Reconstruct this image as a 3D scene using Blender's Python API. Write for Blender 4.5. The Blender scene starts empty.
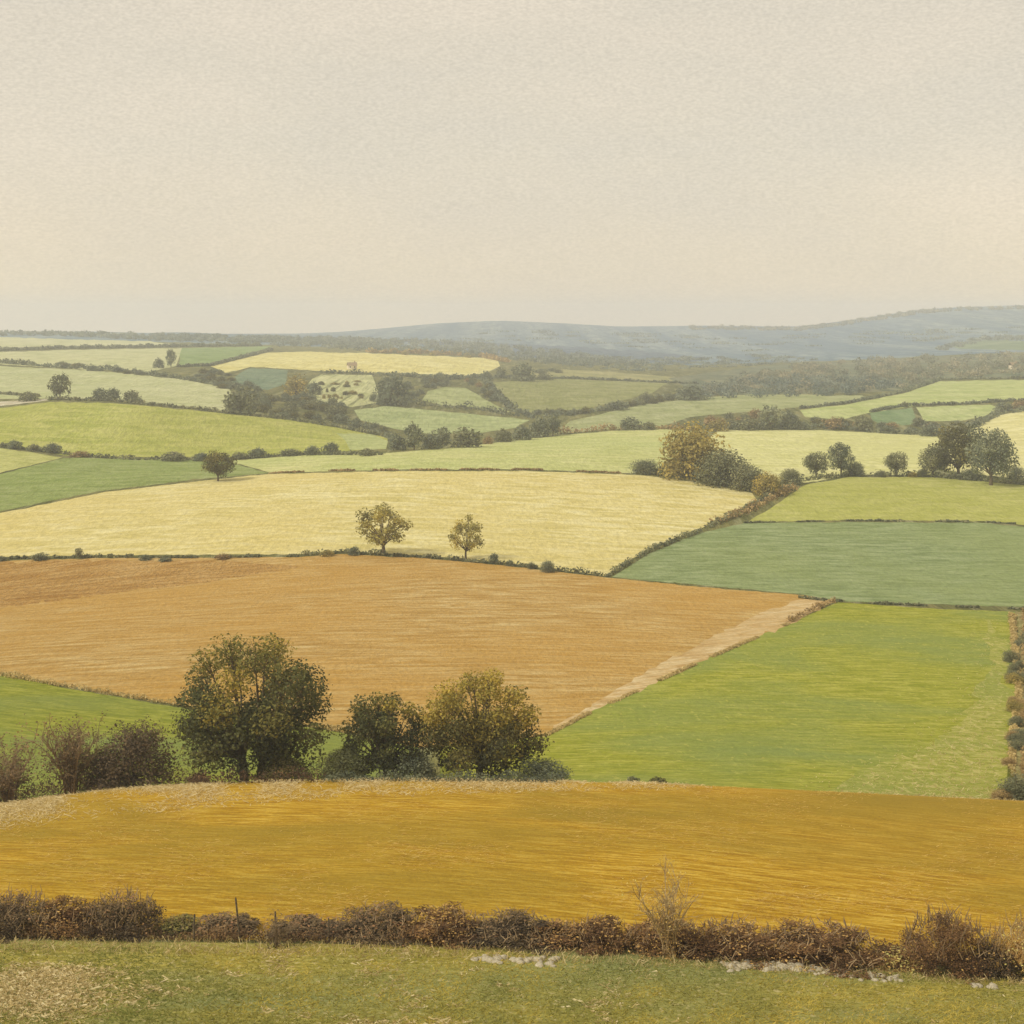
import bpy, math, random
import numpy as np
from mathutils import Vector
from mathutils.geometry import delaunay_2d_cdt

R = np.random.default_rng(7)
random.seed(7)
F = 1407.0            # focal length in pixels of a 1024 px wide frame
CX, HY = 512.0, 322.0 # column of the optical axis, row of the eye-level horizon
scene = bpy.context.scene
COL = scene.collection

# ------------------------------------------------------------------ terrain
# The valley is described by contour profiles: for a given distance D (m) the
# drop below eye level, as it changes across the view.
ISO = [
 (3,    [(0, 6419)]),
 (8,    [(0, 2872)]),
 (20,   [(0, 1590)]),
 (44,   [(0, 1056), (1024, 1072)]),
 (60,   [(-200, 944), (0, 951), (415, 956), (700, 967), (1024, 986), (1200, 992)]),
 (84,   [(0, 846), (400, 838), (700, 846), (1024, 866)]),
 (112,  [(-300, 830), (0, 805), (100, 790), (240, 782), (400, 779), (640, 783), (800, 790), (1024, 801), (1300, 815)]),
 (128,  [(-300, 836), (0, 811), (100, 795), (240, 787), (400, 784), (640, 787), (800, 793), (1024, 803), (1300, 818)]),
 (172,  [(0, 728), (400, 738), (700, 735), (1024, 742)]),
 (230,  [(0, 648), (400, 655), (700, 660), (1024, 665)]),
 (285,  [(0, 600), (400, 602), (700, 606), (850, 606), (1024, 610)]),
 (340,  [(0, 560), (100, 557), (300, 556), (420, 557), (600, 562), (800, 562), (1024, 566)]),
 (400,  [(0, 514), (300, 512), (600, 520), (750, 522), (1024, 524)]),
 (480,  [(-300, 484), (0, 480), (200, 477), (400, 470), (640, 474), (800, 480), (1024, 484)]),
 (600,  [(0, 446), (60, 452), (230, 457), (385, 450), (600, 450), (800, 456), (1024, 458)]),
 (780,  [(-300, 420), (0, 404), (50, 401), (110, 402), (200, 410), (290, 420), (385, 433), (500, 434), (660, 428), (800, 429), (940, 435), (1024, 425)]),
 (950,  [(0, 386), (230, 393), (350, 405), (500, 414), (700, 410), (860, 403), (1024, 398)]),
 (1200, [(0, 364), (200, 369), (350, 377), (500, 386), (700, 391), (860, 387), (1024, 379)]),
 (1600, [(0, 349), (260, 354), (400, 358), (500, 366), (700, 374), (860, 370), (1024, 362)]),
 (2200, [(0, 338.5), (200, 343), (400, 349), (600, 360), (800, 362), (1024, 350)]),
 (3000, [(0, 331.5), (60, 333), (75, 331), (150, 333), (180, 332), (300, 337), (380, 339), (500, 345), (700, 349), (860, 346), (1024, 336)]),
 (4500, [(-300, 334), (150, 334), (300, 333.5), (345, 331.5), (380, 328.5), (440, 323), (500, 320.5), (560, 323), (620, 326.5), (700, 325.5), (800, 326.5), (850, 320), (920, 309.5), (960, 307), (1024, 305), (1300, 306), (1700, 318)]),
 (5600, [(-300, 342), (1700, 336)]),
]
KD = np.log(np.array([i[0] for i in ISO], float))
UG = np.arange(-1400, 2420, 2.0)
TAB = []
kern = np.exp(-0.5 * (np.arange(-40, 41) * 2 / 18.0) ** 2); kern /= kern.sum()
kern2 = np.exp(-0.5 * (np.arange(-40, 41) * 2 / 7.0) ** 2); kern2 /= kern2.sum()
for d, pts in ISO:
    v = np.interp(UG, [p[0] for p in pts], [p[1] for p in pts])
    vp = np.pad(v, 40, mode='edge')
    TAB.append(np.convolve(vp, kern2 if d >= 3000 else kern, 'valid'))
TAB = np.array(TAB)

def yprof(u, D):
    u = np.atleast_1d(np.asarray(u, float)); D = np.atleast_1d(np.asarray(D, float))
    u, D = np.broadcast_arrays(u, D)
    Y = np.array([np.interp(u, UG, t) for t in TAB])          # k, n
    h = np.diff(KD)[:, None]; s = np.diff(Y, axis=0) / h
    m = np.zeros_like(Y); m[0] = s[0]; m[-1] = s[-1]
    a, b = s[:-1], s[1:]
    w1 = 2 * h[1:] + h[:-1]; w2 = h[1:] + 2 * h[:-1]
    with np.errstate(divide='ignore', invalid='ignore'):
        hm = (w1 + w2) / (w1 / a + w2 / b)
    m[1:-1] = np.where(a * b > 0, hm, 0)
    x = np.log(np.clip(D, 3, 5600))
    i = np.clip(np.searchsorted(KD, x, side='right') - 1, 0, len(KD) - 2)
    n = np.arange(len(x)); hh = np.diff(KD)[i]; t = (x - KD[i]) / hh
    y0, y1, m0, m1 = Y[i, n], Y[i + 1, n], m[i, n], m[i + 1, n]
    return ((2*t**3 - 3*t**2 + 1) * y0 + (t**3 - 2*t**2 + t) * hh * m0 + (-2*t**3 + 3*t**2) * y1 + (t**3 - t**2) * hh * m1)

def world(u, D):
    y = yprof(u, D)
    return np.stack([(np.asarray(u) - CX) / F * D, np.asarray(D) + 0 * y, -(y - HY) / F * D], -1)

def invD(u, y, dmin=40.0, dmax=5400.0):
    u = np.atleast_1d(np.asarray(u, float)); y = np.atleast_1d(np.asarray(y, float))
    g = np.geomspace(dmin, dmax, 700)
    out = np.zeros(len(u))
    for k in range(len(u)):
        yy = yprof(np.full(len(g), u[k]), g)
        below = np.nonzero(yy <= y[k])[0]
        if len(below) == 0: out[k] = g[np.argmin(yy)]
        elif below[0] == 0: out[k] = dmin
        else:
            j = below[0]; t = (yy[j-1] - y[k]) / (yy[j-1] - yy[j] + 1e-9)
            out[k] = g[j-1] * (g[j] / g[j-1]) ** t
    return out

def at(u, y, dmin=40.0):
    D = invD(u, y, dmin)[0]
    return world(np.array([u]), np.array([D]))[0], D

# ------------------------------------------------------------------ colours and materials
HAZE = 2.4e-4
HAZE_L = np.array([0.42, 0.43, 0.37])   # what the air adds, for choosing base colours
KEXP = np.array([1.28, 1.21, 1.08])
def lin(c):
    c = np.array(c, float) / 255
    return np.where(c <= .04045, c / 12.92, ((c + .055) / 1.055) ** 2.4)
def alb(c, D=80.0):
    T = math.exp(-HAZE * D)
    a = (lin(c) - (1 - T) * HAZE_L) / (T * KEXP)
    return tuple(np.clip(a, .012, .72)) + (1,)

def new_mat(name):
    m = bpy.data.materials.new(name); m.use_nodes = True
    nt = m.node_tree; nt.nodes.clear()
    return m, nt, nt.nodes, nt.links

def N(nodes, t, **kw):
    n = nodes.new(t)
    for k, v in kw.items(): setattr(n, k, v)
    return n

def ramp(nodes, stops):
    r = nodes.new('ShaderNodeValToRGB'); e = r.color_ramp.elements
    e[0].position, e[0].color = stops[0]; e[1].position, e[1].color = stops[-1]
    for p, c in stops[1:-1]:
        x = e.new(p); x.color = c
    return r

def field_mat(name, cols, D, drop=50, ang=0.0, alt=None, altamt=.5, streak=1.0, bump=.35, lx=34, ly=2.4, contrast=.22, patch=.13, speck=None, curve=None):
    """Ground cover seen from afar: rows, patches and fine grain."""
    m, nt, nd, L = new_mat(name)
    tc = N(nd, 'ShaderNodeTexCoord'); vec = tc.outputs['Object']
    if curve:      # furrows that bend round the hill
        sp = N(nd, 'ShaderNodeSeparateXYZ'); L.new(vec, sp.inputs[0]); cb = N(nd, 'ShaderNodeCombineXYZ')
        q = N(nd, 'ShaderNodeMath', operation='SUBTRACT'); L.new(sp.outputs[0], q.inputs[0]); q.inputs[1].default_value = curve[1]
        p2 = N(nd, 'ShaderNodeMath', operation='MULTIPLY'); L.new(q.outputs[0], p2.inputs[0]); L.new(q.outputs[0], p2.inputs[1])
        p3 = N(nd, 'ShaderNodeMath', operation='MULTIPLY_ADD'); L.new(p2.outputs[0], p3.inputs[0]); p3.inputs[1].default_value = curve[0]; L.new(sp.outputs[1], p3.inputs[2])
        L.new(sp.outputs[0], cb.inputs[0]); L.new(p3.outputs[0], cb.inputs[1]); L.new(sp.outputs[2], cb.inputs[2]); vec = cb.outputs[0]
    Lx = lx * D / F; Ly = ly * D * D / (F * drop)
    def noise(sx, sy, detail=5, rough=.6, dist=0.0, rot=ang):
        mp = N(nd, 'ShaderNodeMapping', vector_type='TEXTURE'); mp.inputs['Rotation'].default_value = (0, 0, rot)
        mp.inputs['Scale'].default_value = (sx, sy, 1e6)
        L.new(vec, mp.inputs['Vector'])
        n = N(nd, 'ShaderNodeTexNoise'); n.inputs['Scale'].default_value = 1
        n.inputs['Detail'].default_value = detail; n.inputs['Roughness'].default_value = rough
        n.inputs['Distortion'].default_value = dist
        L.new(mp.outputs['Vector'], n.inputs['Vector']); return n
    st = noise(Lx, Ly, 6, .70, .75)
    c0, c1, c2 = [alb(c, D) for c in cols]
    rp = ramp(nd, [(.5 - contrast/2, c0), (.5, c1), (.5 + contrast/2, c2)])
    L.new(st.outputs['Fac'], rp.inputs['Fac'])
    out = rp.outputs['Color']
    if alt is not None:
        pn = noise(patch * D * 1.6, patch * D * D / 90 * .55 * 50 / drop, 4, .55, .6)
        pr = ramp(nd, [(.40, (0, 0, 0, 1)), (.66, (altamt,) * 3 + (1,))]); L.new(pn.outputs['Fac'], pr.inputs['Fac'])
        mx = N(nd, 'ShaderNodeMix', data_type='RGBA'); L.new(pr.outputs['Color'], mx.inputs[0])
        L.new(out, mx.inputs[6]); mx.inputs[7].default_value = alb(alt, D); out = mx.outputs[2]
    if speck is not None:
        sn = noise(7 * D / F, max(2.2 * Ly, 2.5 * D / F), 3, .6, 0)
        sr = ramp(nd, [(speck[1], (0, 0, 0, 1)), (speck[1] + .08, (speck[2],) * 3 + (1,))]); L.new(sn.outputs['Fac'], sr.inputs['Fac'])
        mx = N(nd, 'ShaderNodeMix', data_type='RGBA'); L.new(sr.outputs['Color'], mx.inputs[0])
        L.new(out, mx.inputs[6]); mx.inputs[7].default_value = alb(speck[0], D); out = mx.outputs[2]
    fine = noise(5 * D / F, Ly * .8, 3, .7)
    hv = N(nd, 'ShaderNodeMapRange'); L.new(fine.outputs['Fac'], hv.inputs['Value'])
    hv.inputs['From Min'].default_value = .25; hv.inputs['From Max'].default_value = .75
    hv.inputs['To Min'].default_value = .80; hv.inputs['To Max'].default_value = 1.20
    sc = N(nd, 'ShaderNodeMix', data_type='RGBA', blend_type='MULTIPLY'); sc.inputs[0].default_value = 1
    L.new(out, sc.inputs[6]); L.new(hv.outputs['Result'], sc.inputs[7]); out = sc.outputs[2]
    bs = N(nd, 'ShaderNodeBsdfPrincipled'); bs.inputs['Roughness'].default_value = .95
    bs.inputs['Specular IOR Level'].default_value = .1
    L.new(out, bs.inputs['Base Color'])
    bp = N(nd, 'ShaderNodeBump'); bp.inputs['Strength'].default_value = bump; bp.inputs['Distance'].default_value = Ly * .45 * streak
    ad = N(nd, 'ShaderNodeMath', operation='ADD'); L.new(st.outputs['Fac'], ad.inputs[0]); L.new(fine.outputs['Fac'], ad.inputs[1])
    L.new(ad.outputs[0], bp.inputs['Height']); L.new(bp.outputs['Normal'], bs.inputs['Normal'])
    o = N(nd, 'ShaderNodeOutputMaterial'); L.new(bs.outputs[0], o.inputs[0])
    return m

def leaf_mat(name, stops, transl=.28, vary=.16, gain=1.75):
    """Leaves: each clump has its own tint attribute, each leaf its own shade."""
    m, nt, nd, L = new_mat(name)
    at_ = N(nd, 'ShaderNodeAttribute', attribute_name='tint')
    ge = N(nd, 'ShaderNodeNewGeometry'); oi = N(nd, 'ShaderNodeObjectInfo')
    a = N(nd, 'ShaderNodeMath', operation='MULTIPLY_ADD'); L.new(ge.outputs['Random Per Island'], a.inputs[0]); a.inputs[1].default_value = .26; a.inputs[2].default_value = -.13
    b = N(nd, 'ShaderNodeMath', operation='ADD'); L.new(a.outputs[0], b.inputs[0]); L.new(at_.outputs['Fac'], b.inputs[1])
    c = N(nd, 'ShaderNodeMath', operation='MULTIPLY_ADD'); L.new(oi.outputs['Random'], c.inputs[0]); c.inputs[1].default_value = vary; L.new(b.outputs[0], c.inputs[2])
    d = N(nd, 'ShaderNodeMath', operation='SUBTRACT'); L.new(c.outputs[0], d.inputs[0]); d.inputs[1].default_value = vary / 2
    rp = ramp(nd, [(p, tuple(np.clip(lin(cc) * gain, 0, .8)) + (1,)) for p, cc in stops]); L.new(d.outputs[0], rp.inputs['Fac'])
    df = N(nd, 'ShaderNodeBsdfDiffuse'); tr = N(nd, 'ShaderNodeBsdfTranslucent'); mx = N(nd, 'ShaderNodeMixShader')
    L.new(rp.outputs['Color'], df.inputs[0]); L.new(rp.outputs['Color'], tr.inputs[0]); mx.inputs[0].default_value = transl
    L.new(df.outputs[0], mx.inputs[1]); L.new(tr.outputs[0], mx.inputs[2])
    o = N(nd, 'ShaderNodeOutputMaterial'); L.new(mx.outputs[0], o.inputs[0])
    return m

def solid_mat(name, c1, c2, scale=6, rough=.9, bump=.4):
    m, nt, nd, L = new_mat(name)
    tc = N(nd, 'ShaderNodeTexCoord'); n = N(nd, 'ShaderNodeTexNoise'); n.inputs['Scale'].default_value = scale; n.inputs['Detail'].default_value = 6
    L.new(tc.outputs['Object'], n.inputs['Vector'])
    rp = ramp(nd, [(.35, tuple(lin(c1)) + (1,)), (.65, tuple(lin(c2)) + (1,))]); L.new(n.outputs['Fac'], rp.inputs['Fac'])
    bs = N(nd, 'ShaderNodeBsdfPrincipled'); bs.inputs['Roughness'].default_value = rough; bs.inputs['Specular IOR Level'].default_value = .2
    L.new(rp.outputs['Color'], bs.inputs['Base Color'])
    bp = N(nd, 'ShaderNodeBump'); bp.inputs['Strength'].default_value = bump; bp.inputs['Distance'].default_value = .05
    L.new(n.outputs['Fac'], bp.inputs['Height']); L.new(bp.outputs['Normal'], bs.inputs['Normal'])
    o = N(nd, 'ShaderNodeOutputMaterial'); L.new(bs.outputs[0], o.inputs[0])
    return m

M = {}
M['bark'] = solid_mat('bark', (84, 74, 58), (120, 106, 84), 9)
M['twig'] = solid_mat('twig', (126, 106, 80), (166, 142, 106), 5)
M['pale_twig'] = solid_mat('pale_twig', (150, 126, 88), (188, 164, 118), 5)
M['post'] = solid_mat('weathered_post', (74, 64, 50), (112, 100, 80), 12)
M['stone'] = solid_mat('limestone', (150, 141, 118), (192, 182, 156), 3)
M['dark_oak'] = leaf_mat('dark_oak_leaves', [(0, (54, 58, 42)), (.4, (76, 78, 50)), (.75, (102, 98, 54)), (1, (138, 122, 56))])
M['golden_oak'] = leaf_mat('golden_oak_leaves', [(0, (60, 61, 42)), (.35, (86, 83, 50)), (.65, (122, 111, 55)), (1, (154, 135, 62))])
M['olive'] = leaf_mat('olive_leaves', [(0, (58, 58, 40)), (.5, (88, 86, 54)), (1, (126, 116, 66))])
M['autumn'] = leaf_mat('autumn_leaves', [(0, (98, 96, 62)), (.5, (136, 129, 72)), (1, (170, 152, 74))])
M['gold'] = leaf_mat('golden_leaves', [(0, (102, 97, 62)), (.5, (136, 124, 72)), (1, (176, 155, 82))])
M['deep'] = leaf_mat('deep_leaves', [(0, (70, 76, 65)), (.5, (96, 101, 82)), (1, (126, 127, 99))])
M['grey_green'] = leaf_mat('grey_green_leaves', [(0, (78, 82, 58)), (.5, (106, 108, 74)), (1, (136, 132, 88))])
M['brown'] = leaf_mat('brown_leaves', [(0, (70, 54, 40)), (.45, (102, 78, 54)), (.8, (142, 112, 70)), (1, (172, 142, 86))])
M['purple_brown'] = leaf_mat('purple_brown_leaves', [(0, (58, 51, 43)), (.5, (88, 77, 60)), (.85, (116, 99, 73)), (1, (132, 100, 72))])
M['tan'] = leaf_mat('tan_leaves', [(0, (122, 96, 58)), (.5, (164, 134, 78)), (1, (206, 176, 108))])
M['russet'] = leaf_mat('russet_leaves', [(0, (108, 92, 64)), (.5, (136, 116, 80)), (1, (166, 146, 100))])
M['verge'] = leaf_mat('verge_grass', [(0, (158, 140, 92)), (.5, (184, 164, 112)), (1, (206, 188, 136))], .4, gain=1.35)
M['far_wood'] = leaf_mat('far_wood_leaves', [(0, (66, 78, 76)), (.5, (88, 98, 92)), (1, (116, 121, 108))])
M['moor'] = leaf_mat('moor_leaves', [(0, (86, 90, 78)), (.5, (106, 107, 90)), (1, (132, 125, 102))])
M['bramble'] = leaf_mat('bramble_leaves', [(0, (64, 52, 42)), (.5, (90, 72, 54)), (1, (134, 108, 72))])
M['hedge'] = leaf_mat('hedge_leaves', [(0, (74, 77, 61)), (.5, (102, 104, 79)), (1, (138, 133, 95))])
M['green_grass'] = leaf_mat('grass_blades', [(0, (118, 124, 64)), (.35, (146, 142, 74)), (.65, (172, 158, 74)), (1, (206, 184, 92))], .3, gain=1.0)
M['straw'] = leaf_mat('straw_blades', [(0, (166, 146, 92)), (.5, (206, 186, 132)), (1, (232, 218, 174))], .3, gain=1.0)
M['ochre_straw'] = leaf_mat('ochre_blades', [(0, (190, 150, 62)), (.5, (208, 174, 92)), (1, (228, 204, 132))], .3, gain=1.0)

# ------------------------------------------------------------------ mesh building
class MB:
    def __init__(s): s.v = []; s.f = []; s.t = []; s.mi = []; s.n = 0
    def add(s, v, f, t=.5, mi=0):
        v = np.asarray(v, float).reshape(-1, 3); f = np.asarray(f, int).reshape(-1, 4)
        s.v.append(v); s.f.append(f + s.n); s.n += len(v)
        s.t.append(np.broadcast_to(np.asarray(t, float), (len(v),))); s.mi.append(np.full(len(f), mi))
    def mesh(s, name, mats):
        v = np.concatenate(s.v); f = np.concatenate(s.f); t = np.concatenate(s.t); mi = np.concatenate(s.mi)
        m = bpy.data.meshes.new(name)
        m.vertices.add(len(v)); m.vertices.foreach_set('co', v.ravel().astype(np.float32))
        m.loops.add(f.size); m.loops.foreach_set('vertex_index', f.ravel().astype(np.int32))
        m.polygons.add(len(f)); m.polygons.foreach_set('loop_start', (np.arange(len(f)) * 4).astype(np.int32))
        m.polygons.foreach_set('material_index', mi.astype(np.int32))
        a = m.attributes.new('tint', 'FLOAT', 'POINT'); a.data.foreach_set('value', t.astype(np.float32))
        for x in mats: m.materials.append(x)
        m.update(calc_edges=True); m.validate()
        return m

def unit(a): return a / (np.linalg.norm(a, axis=-1, keepdims=True) + 1e-9)

def leaves(mb, c, out, size, tint, mi=0, spread=.75, aspect=.6):
    """one rhombic leaf spray per centre, facing roughly outward"""
    n = len(c)
    nor = unit(unit(out) * .8 + R.normal(size=(n, 3)) * spread)
    a = unit(np.cross(nor, R.normal(size=(n, 3)))); b = np.cross(nor, a)
    s = (np.asarray(size) * R.uniform(.6, 1.35, n))[:, None]
    p = np.stack([c - a*s, c - b*s*aspect + nor*s*.15, c + a*s, c + b*s*aspect + nor*s*.15], 1)
    f = np.arange(n * 4).reshape(n, 4)
    mb.add(p.reshape(-1, 3), f, np.repeat(tint, 4), mi)

def tube(mb, path, rad, sides=5, mi=0, t=.5):
    path = np.asarray(path, float); k = len(path)
    d = unit(np.gradient(path, axis=0)); ref = np.array([.3, .9, .1])
    a = unit(np.cross(d, ref)); b = np.cross(d, a)
    th = np.linspace(0, 2*np.pi, sides, endpoint=False)
    ring = a[:, None] * np.cos(th)[None, :, None] + b[:, None] * np.sin(th)[None, :, None]
    v = path[:, None] + ring * np.asarray(rad)[:, None, None]
    i, j = np.meshgrid(np.arange(k - 1), np.arange(sides), indexing='ij'); j2 = (j + 1) % sides
    f = np.stack([i*sides + j, i*sides + j2, (i+1)*sides + j2, (i+1)*sides + j], -1)
    mb.add(v.reshape(-1, 3), f.reshape(-1, 4), t, mi)

def bez(p0, p1, p2, n=7):
    t = np.linspace(0, 1, n)[:, None]
    return (1-t)**2 * p0 + 2*t*(1-t) * p1 + t*t * p2

def lump_cloud(mb, lumps, n, size, tints=None, mi=0, fill=.35, spread=.55):
    lumps = np.array(lumps, float)          # x y z rx ry rz
    vol = (lumps[:, 3] * lumps[:, 4] * lumps[:, 5]) ** .66; p = vol / vol.sum()
    k = R.choice(len(lumps), n, p=p)
    d = unit(R.normal(size=(n, 3)))
    r = np.where(R.random(n) < fill, R.uniform(.2, .85, n), R.normal(.94, .075, n))
    r = r * (1 + .18 * np.sin(d[:, 0]*7 + k) * np.sin(d[:, 2]*9 + 2*k))
    c = lumps[k, :3] + d * r[:, None] * lumps[k, 3:6]
    if tints is None: tints = R.uniform(.2, .8, len(lumps))
    leaves(mb, c, d + np.array([0, 0, .25]), size, np.asarray(tints)[k] + R.normal(0, .06, n), mi, spread)

def crown_lumps(kind, rng):
    """unit tree: height 1, width 1, base at the origin"""
    L = []
    if kind in ('round', 'open'):
        n = 20 if kind == 'round' else 17; c = np.array([0, 0, .54]); rad = np.array([.37, .37, .35])
        lr = (.12, .20) if kind == 'round' else (.10, .16)
        for i in range(n):
            z = 1 - 1.85 * (i + .5) / n; th = i * 2.4 + rng.uniform(-.5, .5); q = math.sqrt(max(0, 1 - z*z))
            p = c + rad * np.array([q*math.cos(th), q*math.sin(th), z]) * rng.uniform(.72, 1.16); r = rng.uniform(*lr)
            L.append([*p, r, r, r * rng.uniform(.75, 1)])
        if kind == 'round': L.append([0, 0, .54, .28, .28, .27])
    elif kind == 'tall':
        for i in range(12):
            z = .25 + .65 * i / 11; w = .30 * math.sin(math.pi * (.15 + .75 * i / 11)) + .03; th = i * 2.4
            r = rng.uniform(.13, .19); L.append([w*math.cos(th), w*math.sin(th), z, r*1.1, r*1.1, r * .8])
        L.append([0, 0, .55, .22, .22, .35])
    elif kind == 'skirt':    # crown right down to the grass
        n = 40; c = np.array([0, 0, .50]); rad = np.array([.40, .40, .41])
        for i in range(n):
            z = 1 - 1.9 * (i + .5) / n; th = i * 2.4 + rng.uniform(-.4, .4); q = math.sqrt(max(0, 1 - z*z))
            q = q if z > -.2 else q * (.9 if i % 2 else 1.15)
            p = c + rad * np.array([q*math.cos(th), q*math.sin(th), z]) * rng.uniform(.86, 1.08); r = rng.uniform(.09, .135)
            L.append([*p, r, r, r * .85])
        for i in range(8): L.append([rng.uniform(-.2, .2), rng.uniform(-.2, .2), rng.uniform(.35, .65), .16, .16, .15])
    elif kind == 'bush':
        n = 9
        for i in range(n):
            th = i * 2.4; q = math.sqrt((i + .3) / n) * .34; r = rng.uniform(.16, .24)
            h = (1 - (q / .5) ** 2) * .62 * rng.uniform(.75, 1.1)
            L.append([q*math.cos(th), q*math.sin(th), max(.22, h), r, r, r * 1.1])
        for i in range(9):
            th = i * .7 + rng.uniform(-.2, .2); q = rng.uniform(.26, .38); L.append([q*math.cos(th), q*math.sin(th), rng.uniform(.10, .2), .15, .15, .15])
        L.append([0, 0, .38, .34, .34, .38])
    return L

def skeleton(mb, lumps, kind, rng, tr=.03, mi=0, twigs=0, sides=6, fork=1):
    base = .3 if kind == 'tall' else .22
    if kind == 'skirt': base = .2
    if kind == 'bush': base = .12
    stems = [np.array([0, 0, 0.])] if fork == 1 else [np.array([-.04, 0, 0]), np.array([.05, .01, 0])]
    tops = []
    for s in stems:
        top = np.array([s[0]*1.3, s[1]*1.2, base]); tops.append(top)
        tube(mb, bez(s - np.array([0, 0, .03]), (s + top)/2 + rng.normal(0, .01, 3), top, 6), np.linspace(tr*1.25, tr*.75, 6), sides + 2, mi)
    for l in lumps:
        c = np.array(l[:3]); tp = min(tops, key=lambda q: abs(q[0] - c[0]))
        st = tp * np.array([1, 1, rng.uniform(.75, 1)])
        mid = st * .45 + c * .55; mid[2] += .06 * rng.uniform(-.3, 1); mid[:2] *= rng.uniform(.75, 1)
        tube(mb, bez(st, mid, c, 7), np.linspace(tr*.5, tr*.1, 7), max(4, sides - 1), mi)
        for _ in range(twigs):
            d = unit(rng.normal(size=3) + np.array([0, 0, .5])); e = c + d * np.array(l[3:6]) * rng.uniform(.8, 1.25)
            s0 = mid * .35 + c * .65
            tube(mb, bez(s0, (s0 + e)/2 + rng.normal(0, .015, 3), e, 5), np.linspace(tr*.14, tr*.03, 5), 3, mi)

def link(name, mesh, parent=None, loc=(0, 0, 0), scale=(1, 1, 1), rz=0.0):
    o = bpy.data.objects.new(name, mesh); COL.objects.link(o)
    if parent: o.parent = parent
    o.location = [float(x) for x in loc]; o.scale = [float(x) for x in scale]; o.rotation_euler = (0, 0, rz)
    return o
def tag(o, label=None, cat=None, group=None, kind=None):
    if label: o['label'] = label
    if cat: o['category'] = cat
    if group: o['group'] = group
    if kind: o['kind'] = kind
    return o

# ------------------------------------------------------------------ fields
LO, HI = -700, 1740
# name, label, outline in (column, row) traced on the hillside, nearest distance searched, material
FIELDS = []
def field(name, label, pts, mat, dmin=44.0, wob=.5): FIELDS.append((name, label, pts, mat, dmin, wob))

far = dict(bump=.3)
base_mat = field_mat('rough_hillside', [(112, 114, 84), (134, 132, 96), (158, 150, 106)], 900, 45, alt=(104, 108, 84), lx=14, ly=3, contrast=.3, patch=.05, speck=((166, 162, 124), .56, .6))
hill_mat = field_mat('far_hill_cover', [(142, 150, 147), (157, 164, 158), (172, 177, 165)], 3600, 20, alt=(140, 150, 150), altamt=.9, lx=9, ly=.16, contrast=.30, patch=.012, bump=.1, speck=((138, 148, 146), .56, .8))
field('far_hills', 'blue-grey wooded hills closing the view under the pale sky', [('D', LO, 2300), (0, 338), (200, 343), (300, 346), (380, 349), (480, 355), (600, 362), (700, 365), (830, 361), (930, 356), (1024, 352), ('D', HI, 2150), ('D', HI, 5550), ('D', LO, 5550)], hill_mat)

field('blue_slope', 'dark blue-grey wooded slope in front of the central blue hill', [(400, 341.5), (450, 341), (520, 344), (590, 347.5), (660, 352), (705, 358), (690, 364), (600, 362), (520, 357), (460, 351)],
      field_mat('blue_slope_cover', [(126, 136, 138), (138, 147, 147), (152, 158, 154)], 3000, 26, lx=9, ly=.3, contrast=.3, alt=(132, 142, 148)), dmin=600, wob=1)
field('foreground_meadow', 'rough green meadow with straw patches in the foreground', [('D', LO, 3.1), ('D', HI, 3.1), ('D', HI, 62), (1024, 971), (700, 953), (415, 945), (0, 940), ('D', LO, 62.5)],
      field_mat('meadow_turf', [(144, 132, 54), (172, 158, 70), (200, 182, 92)], 54, 26, alt=(146, 148, 88), altamt=.9, lx=22, ly=3.2, bump=.6, patch=.22, speck=((206, 188, 128), .56, .7)))
field('ochre_field', 'golden ochre stubble field on the near crest', [('D', LO, 63), (0, 937), (415, 942), (700, 950), (1024, 968), ('D', HI, 62.5), ('D', HI, 114), ('D', 1024, 114), ('D', 512, 114), ('D', 0, 114), ('D', LO, 114)],
      field_mat('ochre_stubble', [(176, 132, 32), (200, 155, 42), (222, 182, 74)], 84, 32, ang=-.20, alt=(166, 138, 48), altamt=.85, lx=46, ly=2.2, bump=.7, patch=.2, contrast=.18))
field('lower_pasture', 'bright green pasture sloping below the brown field on the left', [('D', LO, 116), ('D', 420, 116), (418, 746), (330, 731), (170, 706), (60, 687), (0, 674), ('D', LO, 225)],
      field_mat('pasture_turf', [(130, 136, 48), (150, 152, 56), (170, 168, 72)], 160, 46, ang=-.33, alt=(136, 146, 78), altamt=.9, lx=40, ly=2.4), dmin=130)
field('ploughed_field', 'orange-brown ploughed field in the middle of the valley', [(418, 748), (540, 736), (600, 706), (700, 660), (790, 622), (836, 600), (800, 595), (700, 587), (612, 578), (560, 572), (500, 565), (420, 558), (340, 554), (300, 557), (100, 558), (0, 561), ('D', LO, 340), ('D', LO, 227), (0, 672), (60, 684), (170, 703), (330, 729)],
      field_mat('ploughed_soil', [(182, 143, 76), (200, 162, 95), (217, 188, 126)], 260, 56, curve=(.0034, 4), alt=(202, 157, 80), altamt=.7, lx=60, ly=2.0, bump=.6, patch=.14), dmin=130)
field('grass_field', 'vivid yellow-green grass field beside the ploughed field', [('D', 440, 116), ('D', 1012, 116), (1014, 770), (1021, 700), (1015, 612), (920, 608), (838, 602), (790, 622.5), (700, 660.5), (600, 706.5), (541, 736.5), (440, 747)],
      field_mat('grass_ley', [(144, 148, 50), (163, 162, 62), (184, 178, 82)], 200, 52, ang=.0, alt=(140, 152, 82), altamt=.85, lx=36, ly=2.2, patch=.12, speck=((192, 184, 92), .60, .6)), dmin=130)
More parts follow.
